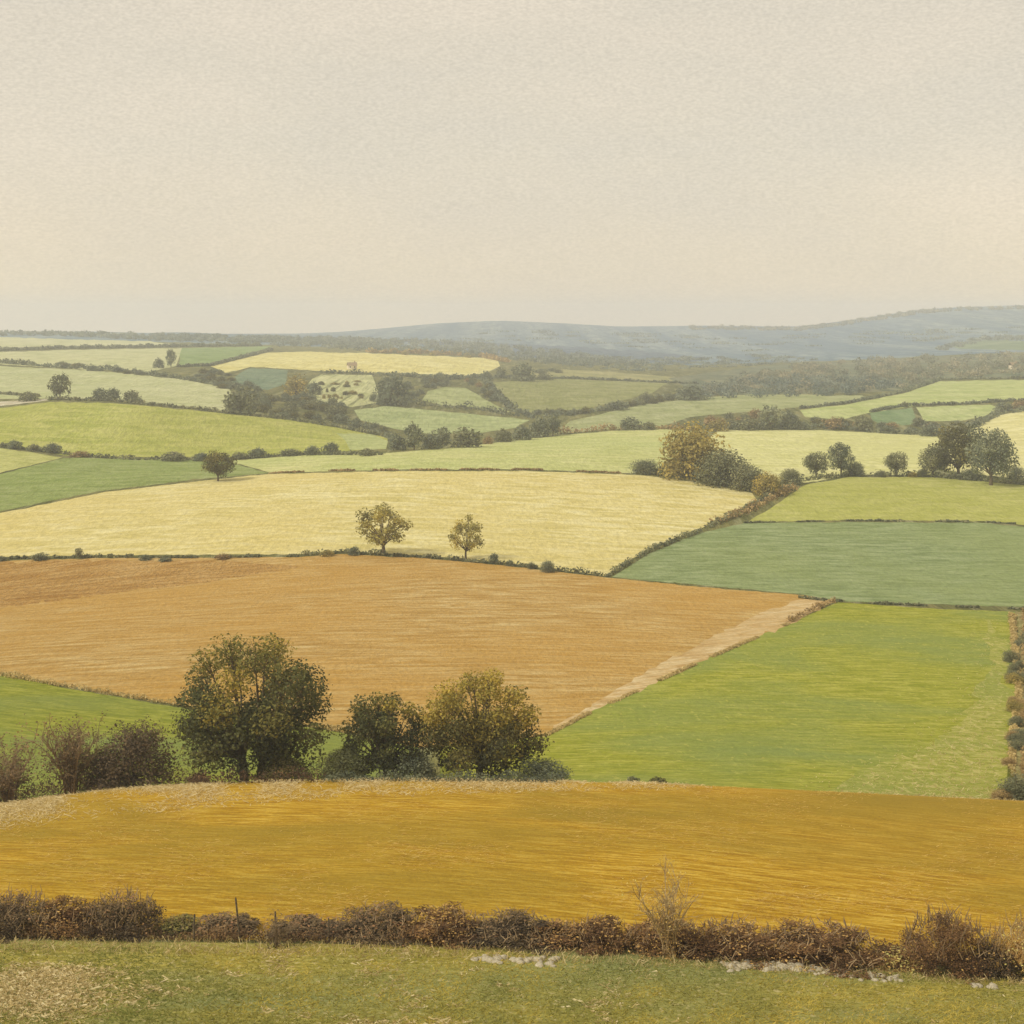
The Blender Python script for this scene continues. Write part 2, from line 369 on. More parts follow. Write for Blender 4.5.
field('worn_turf', 'yellowed worn turf in the lower right corner of the grass field', [('D', 800, 116), ('D', 1006, 116), (1008, 760), (1010, 700), (1006, 640), (990, 620), (984, 680), (962, 725), (925, 748), (880, 762), (850, 778), ('D', 800, 121)],
      field_mat('worn_turf_cover', [(148, 152, 60), (168, 165, 76), (194, 184, 104)], 180, 52, lx=20, ly=2.6, alt=(150, 156, 72), altamt=.9, speck=((206, 192, 118), .56, .7)), dmin=130, wob=5)
field('headland', 'pale worn headland along the right edge of the ploughed field', [(541, 737.5), (600, 708), (700, 662), (790, 624), (836, 602), (812, 596), (772, 608), (700, 644), (620, 687), (562, 722)],
      field_mat('headland_soil', [(194, 158, 100), (213, 183, 128), (228, 204, 154)], 250, 56, ang=.5, lx=40, ly=2.2, alt=(202, 166, 106)), dmin=130, wob=2)
field('turned_soil', 'darker freshly turned soil at the upper left of the ploughed field', [('D', LO, 338), (0, 562), (100, 560), (230, 561), (300, 567), (220, 580), (120, 592), (0, 608), ('D', LO, 285)],
      field_mat('turned_soil_rows', [(176, 132, 70), (196, 152, 86), (212, 174, 110)], 310, 56, curve=(.0034, 4), lx=60, ly=2.4, alt=(204, 164, 98), contrast=.2, bump=.9), dmin=130, wob=1.5)
field('bank_strip', 'brown overgrown bank along the right edge of the grass field', [('D', 1012, 116), ('D', 1080, 116), (1080, 612), (1015, 612), (1021, 700), (1014, 770)],
      field_mat('bank_soil', [(140, 126, 78), (162, 146, 94), (186, 172, 116)], 200, 52, lx=10, ly=4, alt=(150, 150, 82)), dmin=130, wob=3)
field('stubble_field', 'broad pale yellow stubble field on the rounded hill', [(606, 576), (650, 548), (700, 529), (757, 500), (752, 493), (702, 483), (640, 475), (530, 471), (400, 471), (270, 474), (200, 481), (100, 493), (0, 513), ('D', LO, 400), ('D', LO, 345), (0, 557), (100, 555), (300, 554), (340, 551), (420, 555), (500, 562), (560, 570)],
      field_mat('pale_stubble', [(206, 190, 118), (222, 206, 138), (234, 221, 162)], 410, 55, curve=(.0012, -40), alt=(221, 200, 126), altamt=.6, lx=50, ly=2.0), dmin=130)
field('clover_field', 'dark blue-green crop field to the right of the ploughed field', [(612, 577), (650, 553), (700, 533), (745, 523), (850, 522), (985, 523), (1024, 527), ('D', HI, 392), ('D', HI, 286), (1024, 607), (838, 601), (800, 594), (700, 585)],
      field_mat('clover_crop', [(130, 142, 92), (147, 158, 107), (164, 172, 122)], 330, 56, alt=(154, 162, 100), altamt=.6, lx=44, ly=2.0), dmin=130)
field('hill_pasture', 'pale green pasture above the dark crop field', [(748, 522), (775, 505), (805, 485), (850, 477), (930, 477), (1024, 485), ('D', HI, 470), ('D', HI, 396), (1024, 525), (985, 521), (850, 520)],
      field_mat('hill_pasture_turf', [(172, 172, 92), (186, 184, 106), (200, 194, 122)], 430, 55, lx=40, ly=2.2, alt=(178, 176, 92)), dmin=130)
field('winter_crop', 'deep green crop strip below the left hedge', [(0, 511), (100, 491), (200, 479), (240, 475.5), (270, 473), (228, 462), (190, 460), (100, 458), (64, 458), (0, 474), ('D', LO, 520), ('D', LO, 403)],
      field_mat('winter_crop_rows', [(136, 146, 88), (153, 161, 102), (170, 174, 118)], 520, 53, ang=.1, lx=44, ly=2.0, alt=(148, 164, 88)), dmin=130)
field('corner_pasture', 'small light pasture in the corner left of the deep green crop', [(0, 473), (62, 457.5), (30, 452), (0, 448), ('D', LO, 600), ('D', LO, 522)],
      field_mat('corner_turf', [(178, 178, 104), (190, 188, 116), (202, 198, 128)], 570, 53, lx=36, ly=2.2), dmin=130)
field('middle_pasture', 'long pale green pasture behind the yellow stubble', [(272, 473), (300, 472), (400, 469.5), (530, 469.5), (640, 473.5), (655, 470), (700, 440), (690, 430), (660, 429), (610, 431), (562, 435), (540, 438), (470, 446), (400, 452), (385, 453), (300, 455), (229, 461)],
      field_mat('middle_turf', [(188, 188, 118), (202, 200, 132), (216, 210, 146)], 560, 53, lx=44, ly=2.2, alt=(180, 190, 120), altamt=.5), dmin=130)
field('cream_pasture', 'pale cream pasture behind the three field trees', [(700, 470), (757, 480), (805, 483), (850, 475), (930, 475), (940, 436), (880, 433), (820, 430), (720, 430), (705, 440)],
      field_mat('cream_turf', [(208, 202, 132), (218, 212, 146), (228, 220, 158)], 620, 53, lx=40, ly=2.2, alt=(204, 202, 132), altamt=.5), dmin=130)
field('right_stubble', 'pale yellow field at the right edge above the twin trees', [(945, 470), (1024, 480), ('D', HI, 500), ('D', HI, 840), (1024, 411), (1000, 415), (975, 427), (950, 440)],
      field_mat('right_stubble_cover', [(214, 204, 136), (224, 214, 150), (232, 222, 162)], 650, 53, lx=40, ly=2.2), dmin=130)
field('green_hill', 'bright olive green hill field on the left', [(0, 444), (30, 449), (62, 455), (100, 457), (230, 457), (300, 453), (386, 449), (388, 437), (340, 428), (290, 420), (200, 411), (110, 403), (50, 402), (0, 408), ('D', LO, 770), ('D', LO, 610)],
      field_mat('green_hill_turf', [(166, 170, 90), (182, 182, 102), (196, 192, 116)], 680, 52, ang=.15, lx=40, ly=2.2, alt=(176, 172, 98)), dmin=130)
field('farm_track', 'pale farm track climbing at the left edge', [('D', LO, 785), (0, 406), (48, 400.5), (48, 399), (0, 401.5), ('D', LO, 815)],
      field_mat('track_gravel', [(196, 184, 150), (208, 198, 166), (218, 208, 180)], 800, 50, lx=20, ly=2), dmin=130, wob=.1)
field('long_pasture', 'pale sage pasture behind the lone rounded tree', [(0, 399), (48, 398.5), (110, 399), (180, 406), (230, 412), (236, 405), (229, 388), (180, 379), (100, 371), (0, 366), ('D', LO, 1190), ('D', LO, 820)],
      field_mat('long_turf', [(186, 186, 136), (198, 196, 148), (208, 204, 158)], 950, 46, lx=36, ly=2, alt=(178, 184, 132)), dmin=130)
field('upper_pasture', 'pale pasture with two distant trees', [(0, 364), (60, 368), (150, 372), (176, 366), (182, 348), (60, 350), (0, 352), ('D', LO, 1560), ('D', LO, 1230)],
      field_mat('upper_turf', [(186, 186, 140), (198, 196, 150), (206, 202, 158)], 1350, 38, lx=30, ly=1.5), dmin=130)
field('distant_crop', 'muted green crop behind the two distant trees', [(178, 366), (200, 367), (262, 353), (272, 346), (182, 348)],
      field_mat('distant_crop_rows', [(142, 158, 112), (152, 166, 120), (162, 174, 128)], 1400, 36, lx=30, ly=1.5), dmin=130)
field('ridge_pasture', 'thin pale pasture strip under the left skyline', [(0, 348), (60, 346), (150, 346), (180, 345.5), (150, 341), (75, 339.5), (0, 337), ('D', LO, 2300), ('D', LO, 1650)],
      field_mat('ridge_turf', [(188, 188, 148), (198, 196, 156), (206, 202, 164)], 1900, 30, lx=26, ly=1.2), dmin=130)
field('golden_field', 'golden barley field in the distance below the blue hill', [(210, 366), (226, 373), (250, 367), (290, 369), (320, 371), (400, 373), (470, 375.5), (486, 373), (500, 366), (497, 358), (462, 357), (380, 353.5), (310, 351.5), (268, 352.5)],
      field_mat('golden_barley', [(208, 195, 130), (220, 208, 144), (229, 218, 160)], 1350, 36, lx=36, ly=1.4, alt=(216, 208, 146)), dmin=130)
field('blue_crop', 'dark bluish crop patch below the golden field', [(228, 383), (240, 373), (252, 368), (288, 370), (286, 384), (268, 390), (246, 387)],
      field_mat('blue_crop_rows', [(128, 142, 118), (138, 150, 124), (148, 158, 130)], 1150, 40, lx=28, ly=1.5), dmin=130)
field('scrub_hill', 'pale hillock dotted with scrub beside the big dark tree', [(300, 396), (312, 379), (322, 374.5), (372, 375), (382, 402), (352, 407), (325, 403)],
      field_mat('scrub_hill_turf', [(178, 178, 128), (198, 196, 144), (208, 204, 154)], 1080, 42, lx=12, ly=3, speck=((132, 134, 100), .55, .8)), dmin=130)
field('sage_pasture', 'sage green pasture under the big dark tree', [(354, 410), (385, 406), (430, 410), (500, 417), (530, 420), (515, 428), (480, 433), (430, 434), (395, 429), (360, 420)],
      field_mat('sage_turf', [(160, 168, 118), (174, 180, 128), (186, 190, 138)], 900, 47, lx=34, ly=1.8), dmin=130)
field('dell_pasture', 'little green pasture ringed by bushes', [(422, 400), (428, 391), (445, 387), (466, 388), (490, 402), (510, 412), (470, 407), (440, 405)],
      field_mat('dell_turf', [(160, 164, 114), (172, 176, 126), (184, 186, 136)], 1000, 46, lx=26, ly=1.8), dmin=130)
field('strip_pasture', 'narrow green strip left of the dark tree row', [(336, 433), (372, 434), (388, 441), (386, 449), (350, 450), (345, 440)],
      field_mat('strip_turf', [(172, 178, 116), (184, 188, 126), (194, 196, 136)], 700, 50, lx=26, ly=1.8), dmin=130)
field('olive_field', 'dull olive field in the distant centre', [(490, 383), (520, 380), (565, 379), (668, 383), (650, 394), (600, 405), (575, 413), (545, 416), (518, 409), (500, 396)],
      field_mat('olive_crop', [(146, 148, 104), (158, 158, 114), (168, 166, 122)], 1150, 42, lx=34, ly=1.5), dmin=130)
field('fallow_field', 'faint fallow slope behind the olive field', [(530, 372), (560, 369), (640, 374), (710, 381), (690, 385), (640, 380), (560, 377), (530, 377)],
      field_mat('fallow_cover', [(156, 156, 120), (168, 164, 124), (178, 172, 132)], 1550, 36, lx=34, ly=1.2), dmin=130)
field('vale_field', 'grey-green vale field behind the golden tree group', [(556, 434), (570, 421), (640, 405), (700, 397.5), (760, 394), (862, 395.5), (872, 401), (800, 407), (690, 417), (660, 427), (610, 429)],
      field_mat('vale_turf', [(158, 162, 116), (170, 172, 126), (182, 182, 138)], 1000, 45, lx=36, ly=1.8), dmin=130)
field('slope_pasture', 'light green pasture on the right slope', [(800, 410), (850, 404), (905, 393), (940, 381), (1024, 380), ('D', HI, 1180), ('D', HI, 960), (1024, 399), (980, 402), (915, 406), (872, 412), (840, 420), (805, 417)],
      field_mat('slope_turf', [(174, 182, 120), (186, 190, 130), (196, 198, 140)], 1050, 44, lx=34, ly=1.8), dmin=130)
field('turnip_patch', 'small dark green patch beside the light right slope', [(870, 413), (912, 407.5), (916, 418), (918, 424), (885, 427), (872, 420)],
      field_mat('turnip_rows', [(128, 146, 108), (138, 154, 114), (148, 162, 122)], 900, 47, lx=26, ly=1.8), dmin=130)
field('paddock', 'light green paddock enclosed by dark hedges on the right', [(916, 407), (990, 404.5), (1000, 408), (985, 416), (960, 421), (924, 421)],
      field_mat('paddock_turf', [(174, 182, 122), (186, 190, 132), (196, 198, 142)], 900, 47, lx=26, ly=1.8), dmin=130)
field('moor_slope', 'grey-brown wooded slope under the blue hills on the right', [(668, 378), (760, 366), (850, 362), (930, 357), (1024, 355), ('D', HI, 2000), ('D', HI, 1230), (1024, 377), (945, 379), (905, 390), (860, 393), (700, 395)],
      field_mat('moor_cover', [(122, 128, 110), (138, 140, 118), (154, 152, 126)], 1500, 36, lx=20, ly=1.5, alt=(128, 138, 118), speck=((168, 152, 120), .60, .6)), dmin=130)
field('ridge_field', 'green field strip high on the right hill', [(945, 345), (985, 340), (1024, 341), ('D', HI, 2700), ('D', HI, 2350), (1024, 350), (960, 349)],
      field_mat('ridge_field_turf', [(140, 152, 130), (148, 158, 134), (158, 166, 140)], 2500, 26, lx=30, ly=1), dmin=130)

def to_ud(pts, dmin, wob):
    P = []
    for i, p in enumerate(pts):
        P.append((p[1], p[2]) if p[0] == 'D' else (p[0], invD(p[0], p[1], dmin)[0]))
    P = np.array(P, float); out = []
    for i in range(len(P)):
        a, b = P[i], P[(i + 1) % len(P)]
        n = int(max(1, min(60, abs(b[0] - a[0]) / 5 if min(abs(a[0]), abs(b[0])) < 1300 else 20)))
        yy = None
        if pts[i][0] != 'D' and pts[(i + 1) % len(P)][0] != 'D':
            q0, q1 = pts[i], pts[(i + 1) % len(P)]
            n = int(max(1, math.hypot(q1[0] - q0[0], q1[1] - q0[1]) / 6))
            for k in range(n):
                t = k / n; u = q0[0] + (q1[0] - q0[0]) * t; y = q0[1] + (q1[1] - q0[1]) * t
                if k: y += R.normal(0, wob * .5); u += R.normal(0, wob)
                out.append((u, invD(u, y, dmin)[0]))
        else:
            n = int(max(1, min(40, abs(b[0] - a[0]) / 14)))
            for k in range(n):
                t = k / n; out.append((a[0] + (b[0] - a[0]) * t, math.exp(math.log(a[1]) + (math.log(b[1]) - math.log(a[1])) * t)))
    return out

SL = 230.0   # stretch of log distance in the triangulation plane
verts, faces, rings = [], [], []
us = np.concatenate([np.linspace(-720, -60, 16), np.arange(-48, 1080, 9.0), np.linspace(1092, 1760, 16)])
ld = np.linspace(math.log(3.05), math.log(5590), 260)
UU, LL = np.meshgrid(us, ld)
UU = UU + R.uniform(-2, 2, UU.shape); LL = LL + R.uniform(-.004, .004, LL.shape)
for a, b in zip(UU.ravel(), LL.ravel()): verts.append((a, b * SL))
# frame of the whole ground
s = len(verts); e0, e1 = math.log(3.07) * SL, math.log(5580) * SL
fr = [(-715 + 245.5 * i, e0) for i in range(11)] + [(1750, e0 + (e1 - e0) * i / 40) for i in range(1, 40)] + [(1740 - 245.5 * i, e1) for i in range(11)] + [(-715, e1 - (e1 - e0) * i / 40) for i in range(1, 40)]
verts += fr; faces.append(list(range(s, s + len(fr))))
for f in FIELDS:
    ring = to_ud(f[2], f[4], f[5]); s = len(verts)
    q = np.array([(u, math.log(d)) for u, d in ring]); q2 = np.roll(q, -1, 0)
    if np.sum(q[:, 0] * q2[:, 1] - q2[:, 0] * q[:, 1]) < 0: ring = ring[::-1]
    verts += [(u, math.log(d) * SL) for u, d in ring]; rings.append(np.array([(u, math.log(d) * SL) for u, d in ring]))
    faces.append(list(range(s, s + len(ring))))
print('cdt in', len(verts), len(faces))
ov, oe, of, _, _, oof = delaunay_2d_cdt([Vector(v) for v in verts], [], faces, 0, 1e-4, True)
print('cdt out', len(ov), len(of), [len(x) for x in oof[:2000:100]])
UV = np.array([(v[0], v[1]) for v in ov]); WD = np.exp(UV[:, 1] / SL)
W = world(UV[:, 0], WD)
tri = np.array([t[:3] for t in of]); cen = UV[tri].mean(1); own = np.full(len(tri), -1)
for k, rg_ in enumerate(rings):      # later fields lie inside and replace earlier ones
    bb = np.nonzero((cen[:, 0] >= rg_[:, 0].min()) & (cen[:, 0] <= rg_[:, 0].max()) & (cen[:, 1] >= rg_[:, 1].min()) & (cen[:, 1] <= rg_[:, 1].max()))[0]
    c = cen[bb]; ins = np.zeros(len(bb), bool)
    for (x1, y1), (x2, y2) in zip(rg_, np.roll(rg_, -1, 0)):
        if y1 != y2: ins ^= ((y1 > c[:, 1]) != (y2 > c[:, 1])) & (c[:, 0] < (x2 - x1) * (c[:, 1] - y1) / (y2 - y1) + x1)
    own[bb[ins]] = k
byf = {k: [of[i] for i in np.nonzero(own == k)[0]] for k in range(-1, len(FIELDS)) if (own == k).any()}
def ground_obj(name, label, tris, mat):
    idx = sorted({i for t in tris for i in t}); rm = {g: k for k, g in enumerate(idx)}
    m = bpy.data.meshes.new(name); fl = []
    for t in tris:
        t = [rm[i] for i in t]; a, b, c = (W[idx[i]] for i in t[:3])
        fl.append(t if np.cross(b - a, c - a)[2] > 0 else t[::-1])
    m.from_pydata([tuple(W[i]) for i in idx], [], fl); m.materials.append(mat)
    m.polygons.foreach_set('use_smooth', [True] * len(m.polygons)); m.update()
    return tag(link(name, m), label, 'ground', kind='structure')
ground_obj('ground', 'rough hillside ground showing between the fields', byf[-1], base_mat)
for k, f in enumerate(FIELDS):
    if k in byf: ground_obj(f[0], f[1], byf[k], f[3])
    else: print('EMPTY FIELD', f[0])

# ------------------------------------------------------------------ prototypes of trees and bushes
PROTO = {}
def proto(key, kind, leafmat, n, size, tr=.03, twigs=0, parts=True, seed=0, sparse=False, lumps=None, fork=1, topgold=0.0, fill=.35):
    rng = np.random.default_rng(seed + 11)
    L = lumps or crown_lumps(kind, rng)
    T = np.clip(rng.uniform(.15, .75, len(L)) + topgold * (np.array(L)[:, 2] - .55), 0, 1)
    if parts:
        a, b = MB(), MB()
        skeleton(a, L, kind, rng, tr, 0, twigs, fork=fork); lump_cloud(b, L, n, size, T, fill=fill)
        PROTO[key] = (a.mesh(key + '_wood', [M['bark']]), b.mesh(key + '_crown', [M[leafmat]]))
    else:
        b = MB(); skeleton(b, L, kind, rng, tr, 1, 0, sides=4); lump_cloud(b, L, n, size, T, fill=fill)
        PROTO[key] = (b.mesh(key, [M[leafmat], M['bark']]),)

def plant(key, name, label, cat, u, y, w, h, group=None, rz=None, dmin=130.0, sink=.02, D=None):
    """w, h in pixels at the photo's scale, turned into metres at the plant's own distance"""
    if D is None: p, D = at(u, y, dmin)
    else: p = world(np.array([u]), np.array([float(D)]))[0]
    W_, H_ = w * D / F, h * D / F
    rz = random.uniform(0, 6.28) if rz is None else rz
    pr = PROTO[key]
    if len(pr) == 2:
        o = link(name, None, None, p - np.array([0, 0, sink * H_]), (W_, W_, H_), rz); o.empty_display_size = .2
        woody = 'stems' if cat in ('bush', 'shrub') else 'trunk'
        link(woody, pr[0], o); link('foliage' if cat in ('bush', 'shrub') else 'crown', pr[1], o)
    else:
        o = link(name, pr[0], None, p - np.array([0, 0, sink * H_]), (W_, W_, H_), rz)
    return tag(o, label, cat, group)

# ---- near group on the crest
def hero(name, label, cat, u, D, w, h, kind, leafmat, n, size, seed, **kw):
    key = name + str(seed); proto(key, kind, leafmat, n, size, seed=seed, **kw)
    return plant(key, name, label, cat, u, 0, w, h, D=D, rz=kw.get('rz', 0.0) if False else 0.0)

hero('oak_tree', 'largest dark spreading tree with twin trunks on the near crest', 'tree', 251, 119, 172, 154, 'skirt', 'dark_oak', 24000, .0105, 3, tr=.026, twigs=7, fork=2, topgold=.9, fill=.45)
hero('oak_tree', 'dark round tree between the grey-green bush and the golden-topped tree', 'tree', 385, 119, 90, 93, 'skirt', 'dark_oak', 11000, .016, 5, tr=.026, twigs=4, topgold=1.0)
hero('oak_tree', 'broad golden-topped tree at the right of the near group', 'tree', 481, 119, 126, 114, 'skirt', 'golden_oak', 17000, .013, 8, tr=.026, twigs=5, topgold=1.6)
hero('bush', 'low grey-green bush left of the dark round tree', 'bush', 344, 117, 62, 42, 'bush', 'grey_green', 7500, .019, 21, tr=.02, twigs=3)
hero('bush', 'low olive bush under the right side of the largest tree', 'bush', 283, 116, 62, 34, 'bush', 'olive', 7000, .019, 22, tr=.02, twigs=3)
hero('bush', 'small dark bush filling the gap between the dark and golden-topped trees', 'bush', 414, 117, 46, 36, 'bush', 'deep', 4500, .022, 23, tr=.02, twigs=3)
hero('bush', 'low dark bush right of the golden-topped tree', 'bush', 542, 117, 68, 27, 'bush', 'deep', 6500, .018, 24, tr=.02, twigs=2)
hero('bush', 'dark purple-brown bush with reddish right edge on the left crest', 'bush', 134, 115.5, 98, 86, 'bush', 'purple_brown', 11000, .0135, 25, tr=.020, twigs=12, fill=.5)
hero('bush', 'grey-brown bush filling in between the pale half-bare shrub and the purple-brown bush', 'bush', 103, 115.3, 58, 58, 'bush', 'purple_brown', 5500, .018, 28, tr=.018, twigs=8, fill=.5)
hero('bush', 'tiny dark tuft of bush on the crest right of the trees', 'bush', 632, 116, 18, 9, 'bush', 'hedge', 300, .09, 26, parts=False)
hero('bush', 'tiny olive tuft of bush just right of the other crest tuft', 'bush', 658, 116, 24, 8, 'bush', 'olive', 300, .09, 27, parts=False)

def twiggy(name, label, cat, u, D, w, h, stems, leafmat, twigmat, nleaf, seed, size=.02, group=None, spread=.5):
    """bare multi-stemmed shrub: forking stems with fine twigs and a few leaves"""
    rng = np.random.default_rng(seed); a, b = MB(), MB(); tips = []
    for i in range(stems):
        th = rng.uniform(0, 6.28); lean = rng.uniform(.05, spread)
        s = np.array([math.cos(th), math.sin(th), 0]) * rng.uniform(0, .10)
        e = np.array([math.cos(th)*lean, math.sin(th)*lean, rng.uniform(.55, .85)])
        pth = bez(s - [0, 0, .03], np.array([e[0]*.25, e[1]*.25, e[2]*.6]), e, 8)
        tube(a, pth, np.linspace(.014, .004, 8), 4)
        for j in range(9):
            q = pth[rng.integers(2, 8)]; d = unit(rng.normal(size=3) * .7 + np.array([e[0], e[1], 1.0])); l = rng.uniform(.12, .30)
            q2 = q + d * l; p2 = bez(q, q + d*l*.5 + rng.normal(0, .02, 3), q2, 5); tube(a, p2, np.linspace(.006, .0018, 5), 3)
            for k in range(4):
                g = p2[rng.integers(1, 5)]; dd = unit(d + rng.normal(size=3) * .6); ll = rng.uniform(.05, .14)
                tube(a, np.array([g, g + dd*ll*.5 + [0, 0, .005], g + dd*ll]), np.array([.003, .002, .001]), 3); tips.append(g + dd*ll)
    tips = np.array(tips); c = tips[rng.integers(0, len(tips), nleaf)] + rng.normal(0, .035, (nleaf, 3))
    c = np.concatenate([c, np.stack([rng.normal(0, .24, nleaf//2), rng.normal(0, .24, nleaf//2), np.abs(rng.normal(0, .24, nleaf//2))], 1)])
    c[:, 2] = np.clip(c[:, 2], .01, None)
    leaves(b, c, c - np.array([0, 0, .3]), size, np.clip(.25 + .5*c[:, 2] + rng.normal(0, .12, len(c)), 0, 1))
    key = name + str(seed); PROTO[key] = (a.mesh(key + '_stems', [M[twigmat]]), b.mesh(key + '_leaves', [M[leafmat]]))
    return plant(key, name, label, cat, u, 0, w, h, D=D, group=group, rz=0)

twiggy('shrub', 'pale brown half-bare shrub left of the purple-brown bush', 'shrub', 72, 114.5, 78, 78, 26, 'purple_brown', 'twig', 2300, 31, .015)
twiggy('shrub', 'brown twiggy shrub at the left edge of the crest', 'shrub', 8, 113.5, 78, 58, 22, 'purple_brown', 'twig', 2600, 32, .017)

# ---- foreground hedge: each bush a thing of its own
def hb(u, D, w, h, mat, seed, label, n=5200, name='hedge_bush', twigs=12):
    rng = np.random.default_rng(seed); L = crown_lumps('bush', rng)
    L = [[l[0], l[1], l[2] * rng.uniform(.65, 1.2), l[3] * rng.uniform(.6, 1), l[4] * rng.uniform(.6, 1), l[5] * rng.uniform(.6, 1)] for l in L]
    for i in range(26):
        th = rng.uniform(0, 6.28); q = math.sqrt(rng.random()) * .52; r = rng.uniform(.06, .13)
        L.append([q*math.cos(th), q*math.sin(th), max(.08, rng.uniform(.1, 1.05) * (1 - (q/.60)**2) * .95), r, r, r])
    a, b = MB(), MB(); skeleton(a, L, 'bush', rng, .012, 0, twigs)
    for i in range(120):      # upright tips standing above the leaves
        th = rng.uniform(0, 6.28); q = math.sqrt(rng.random()) * .42; z = .25 + .5 * (1 - (q/.5)**2)
        s = np.array([q*math.cos(th), q*math.sin(th), z]); e = s + np.array([rng.normal(0, .05), rng.normal(0, .05), rng.uniform(.08, .32)])
        tube(a, np.array([s, (s + e)/2 + rng.normal(0, .015, 3), e]), np.array([.006, .005, .002]), 3)
    T = rng.uniform(.1, .6, len(L)); lump_cloud(b, L, n, .85 / math.sqrt(h * w) , T, fill=.5)
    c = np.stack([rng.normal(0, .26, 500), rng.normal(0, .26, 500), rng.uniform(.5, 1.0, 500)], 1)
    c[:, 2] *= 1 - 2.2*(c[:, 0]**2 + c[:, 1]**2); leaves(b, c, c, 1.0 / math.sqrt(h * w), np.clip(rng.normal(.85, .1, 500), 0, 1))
    key = 'hb%d' % seed; PROTO[key] = (a.mesh('hedge_stems', [M['pale_twig'] if mat in ('tan',) else M['twig']]), b.mesh('hedge_leaves', [M[mat]]))
    return plant(key, name, label, 'bush', u, 0, w, h, D=D, rz=rng.uniform(0, 6.28))
HB = [
 (12, 61.5, 80, 54, 'purple_brown', 'dark bush at the far left end of the foreground hedge'),
 (66, 61.6, 64, 46, 'brown', 'rounded dark brown bush second from the left in the foreground hedge'),
 (122, 61.5, 72, 60, 'purple_brown', 'tallest dark bush near the left end of the foreground hedge'),
 (178, 61.6, 44, 22, 'olive', 'low green bush beside the first fence post in the foreground hedge'),
 (222, 61.6, 62, 18, 'purple_brown', 'low dark scrub around the leaning fence post'),
 (302, 61.6, 60, 18, 'purple_brown', 'low dark scrub between the thin sapling and the short fence post'),
 (375, 61.4, 82, 38, 'purple_brown', 'dark spreading bush right of the short fence post'),
 (442, 61.2, 76, 46, 'brown', 'dark brown bush with upright tips left of the first white stones'),
 (506, 61.0, 92, 40, 'purple_brown', 'broad dark bush directly behind the first white stones'),
 (556, 60.9, 60, 34, 'brown', 'small brown bush right of the first white stones'),
 (602, 60.7, 66, 46, 'brown', 'reddish dark bush in the middle of the foreground hedge'),
 (668, 60.6, 84, 42, 'brown', 'brown bush wrapped round the foot of the bare sapling'),
 (738, 60.4, 92, 48, 'brown', 'wide russet bush right of the bare sapling'),
 (826, 60.3, 110, 52, 'brown', 'wide russet bush above the long heap of white stones'),
 (896, 60.2, 46, 26, 'tan', 'low straw-coloured bush in the gap of the foreground hedge'),
 (948, 60.0, 88, 66, 'brown', 'tall dome-shaped golden brown bush near the right end'),
 (990, 60.0, 56, 36, 'purple_brown', 'low dark bush tucked between the two domed bushes at the right'),
 (1030, 59.9, 76, 66, 'tan', 'golden bush cut by the right edge of the picture'),
]
for i, (u, D, w, h, mt, lb) in enumerate(HB): hb(u, D + 2.0, w * 1.2, h * (.98 if 'dome' in lb or 'golden bush' in lb else .66 if u > 400 else .74), mt, 100 + i, lb, n=int(2000 + w * h * 2.6))
twiggy('sapling', 'bare tan sapling rising above the foreground hedge', 'sapling', 668, 61.6, 78, 84, 16, 'tan', 'pale_twig', 900, 41, .011, spread=.5)
twiggy('sapling', 'thin dark sapling between two fence posts', 'sapling', 276, 61.4, 44, 36, 6, 'purple_brown', 'twig', 350, 42, .03, spread=.4)

def post(u, D, hpx, lean, label):
    p = world(np.array([u]), np.array([D]))[0]; h = hpx * D / F; r = .045
    mb = MB(); z = np.array([-.2, 0, h*.5, h - .05, h]); pth = np.stack([lean * z, 0*z, z], 1)
    tube(mb, pth, np.array([r, r, r*.95, r*.9, r*.45]), 8)
    tag(link('fence_post', mb.mesh('fence_post', [M['post']]), None, p), label, 'fence post', 'wooden posts standing in the foreground hedge')
post(194, 62.2, 27, .02, 'short dark post right of the low green hedge bush')
post(240, 62.2, 44, -.10, 'tallest leaning dark post in the low dark scrub')
post(275, 62.3, 30, .01, 'upright dark post at the foot of the thin dark sapling')
post(329, 62.2, 24, -.02, 'short dark post left of the dark spreading bush')

def stones(u0, u1, y0, y1, n, smin, smax, label, group, seed):
    rng = np.random.default_rng(seed)
    for i in range(n):
        u = rng.uniform(u0, u1); t = (u - u0) / (u1 - u0); y = y0 + (y1 - y0) * t + rng.normal(0, 2.2)
        D = invD(u, y, 44)[0]; p = world(np.array([u]), np.array([D]))[0]; s = rng.uniform(smin, smax)
        mb = MB(); k = 6; rows = []
        for z, q in ((-.4, .75), (.0, 1.0), (.45, .85), (.75, .35)):
            th = np.linspace(0, 6.283, k, endpoint=False) + rng.normal(0, .15, k)
            rr = q * rng.uniform(.75, 1.2, k); rows.append(np.stack([rr*np.cos(th), rr*np.sin(th), np.full(k, z) + rng.normal(0, .1, k)], 1))
        v = np.concatenate(rows); f = []
        for a in range(3):
            for b in range(k): f.append([a*k + b, a*k + (b+1) % k, (a+1)*k + (b+1) % k, (a+1)*k + b])
        f += [[3*k, 3*k+1, 3*k+2, 3*k+3], [3*k, 3*k+3, 3*k+4, 3*k+5]]
        mb.add(v, f)
        tag(link('stone', mb.mesh('stone', [M['stone']]), None, p, (s*rng.uniform(.8, 1.5), s, s*rng.uniform(.6, .9)), rng.uniform(0, 6)), label, 'stone', group)
stones(472, 556, 960, 962, 46, .12, .24, 'pale stone in the short heap under the broad dark bush', 'stones in the short heap under the hedge', 51)
stones(722, 800, 966, 968.5, 64, .13, .28, 'white stone in the left half of the long heap under the russet bushes', 'stones in the left half of the long heap', 52)
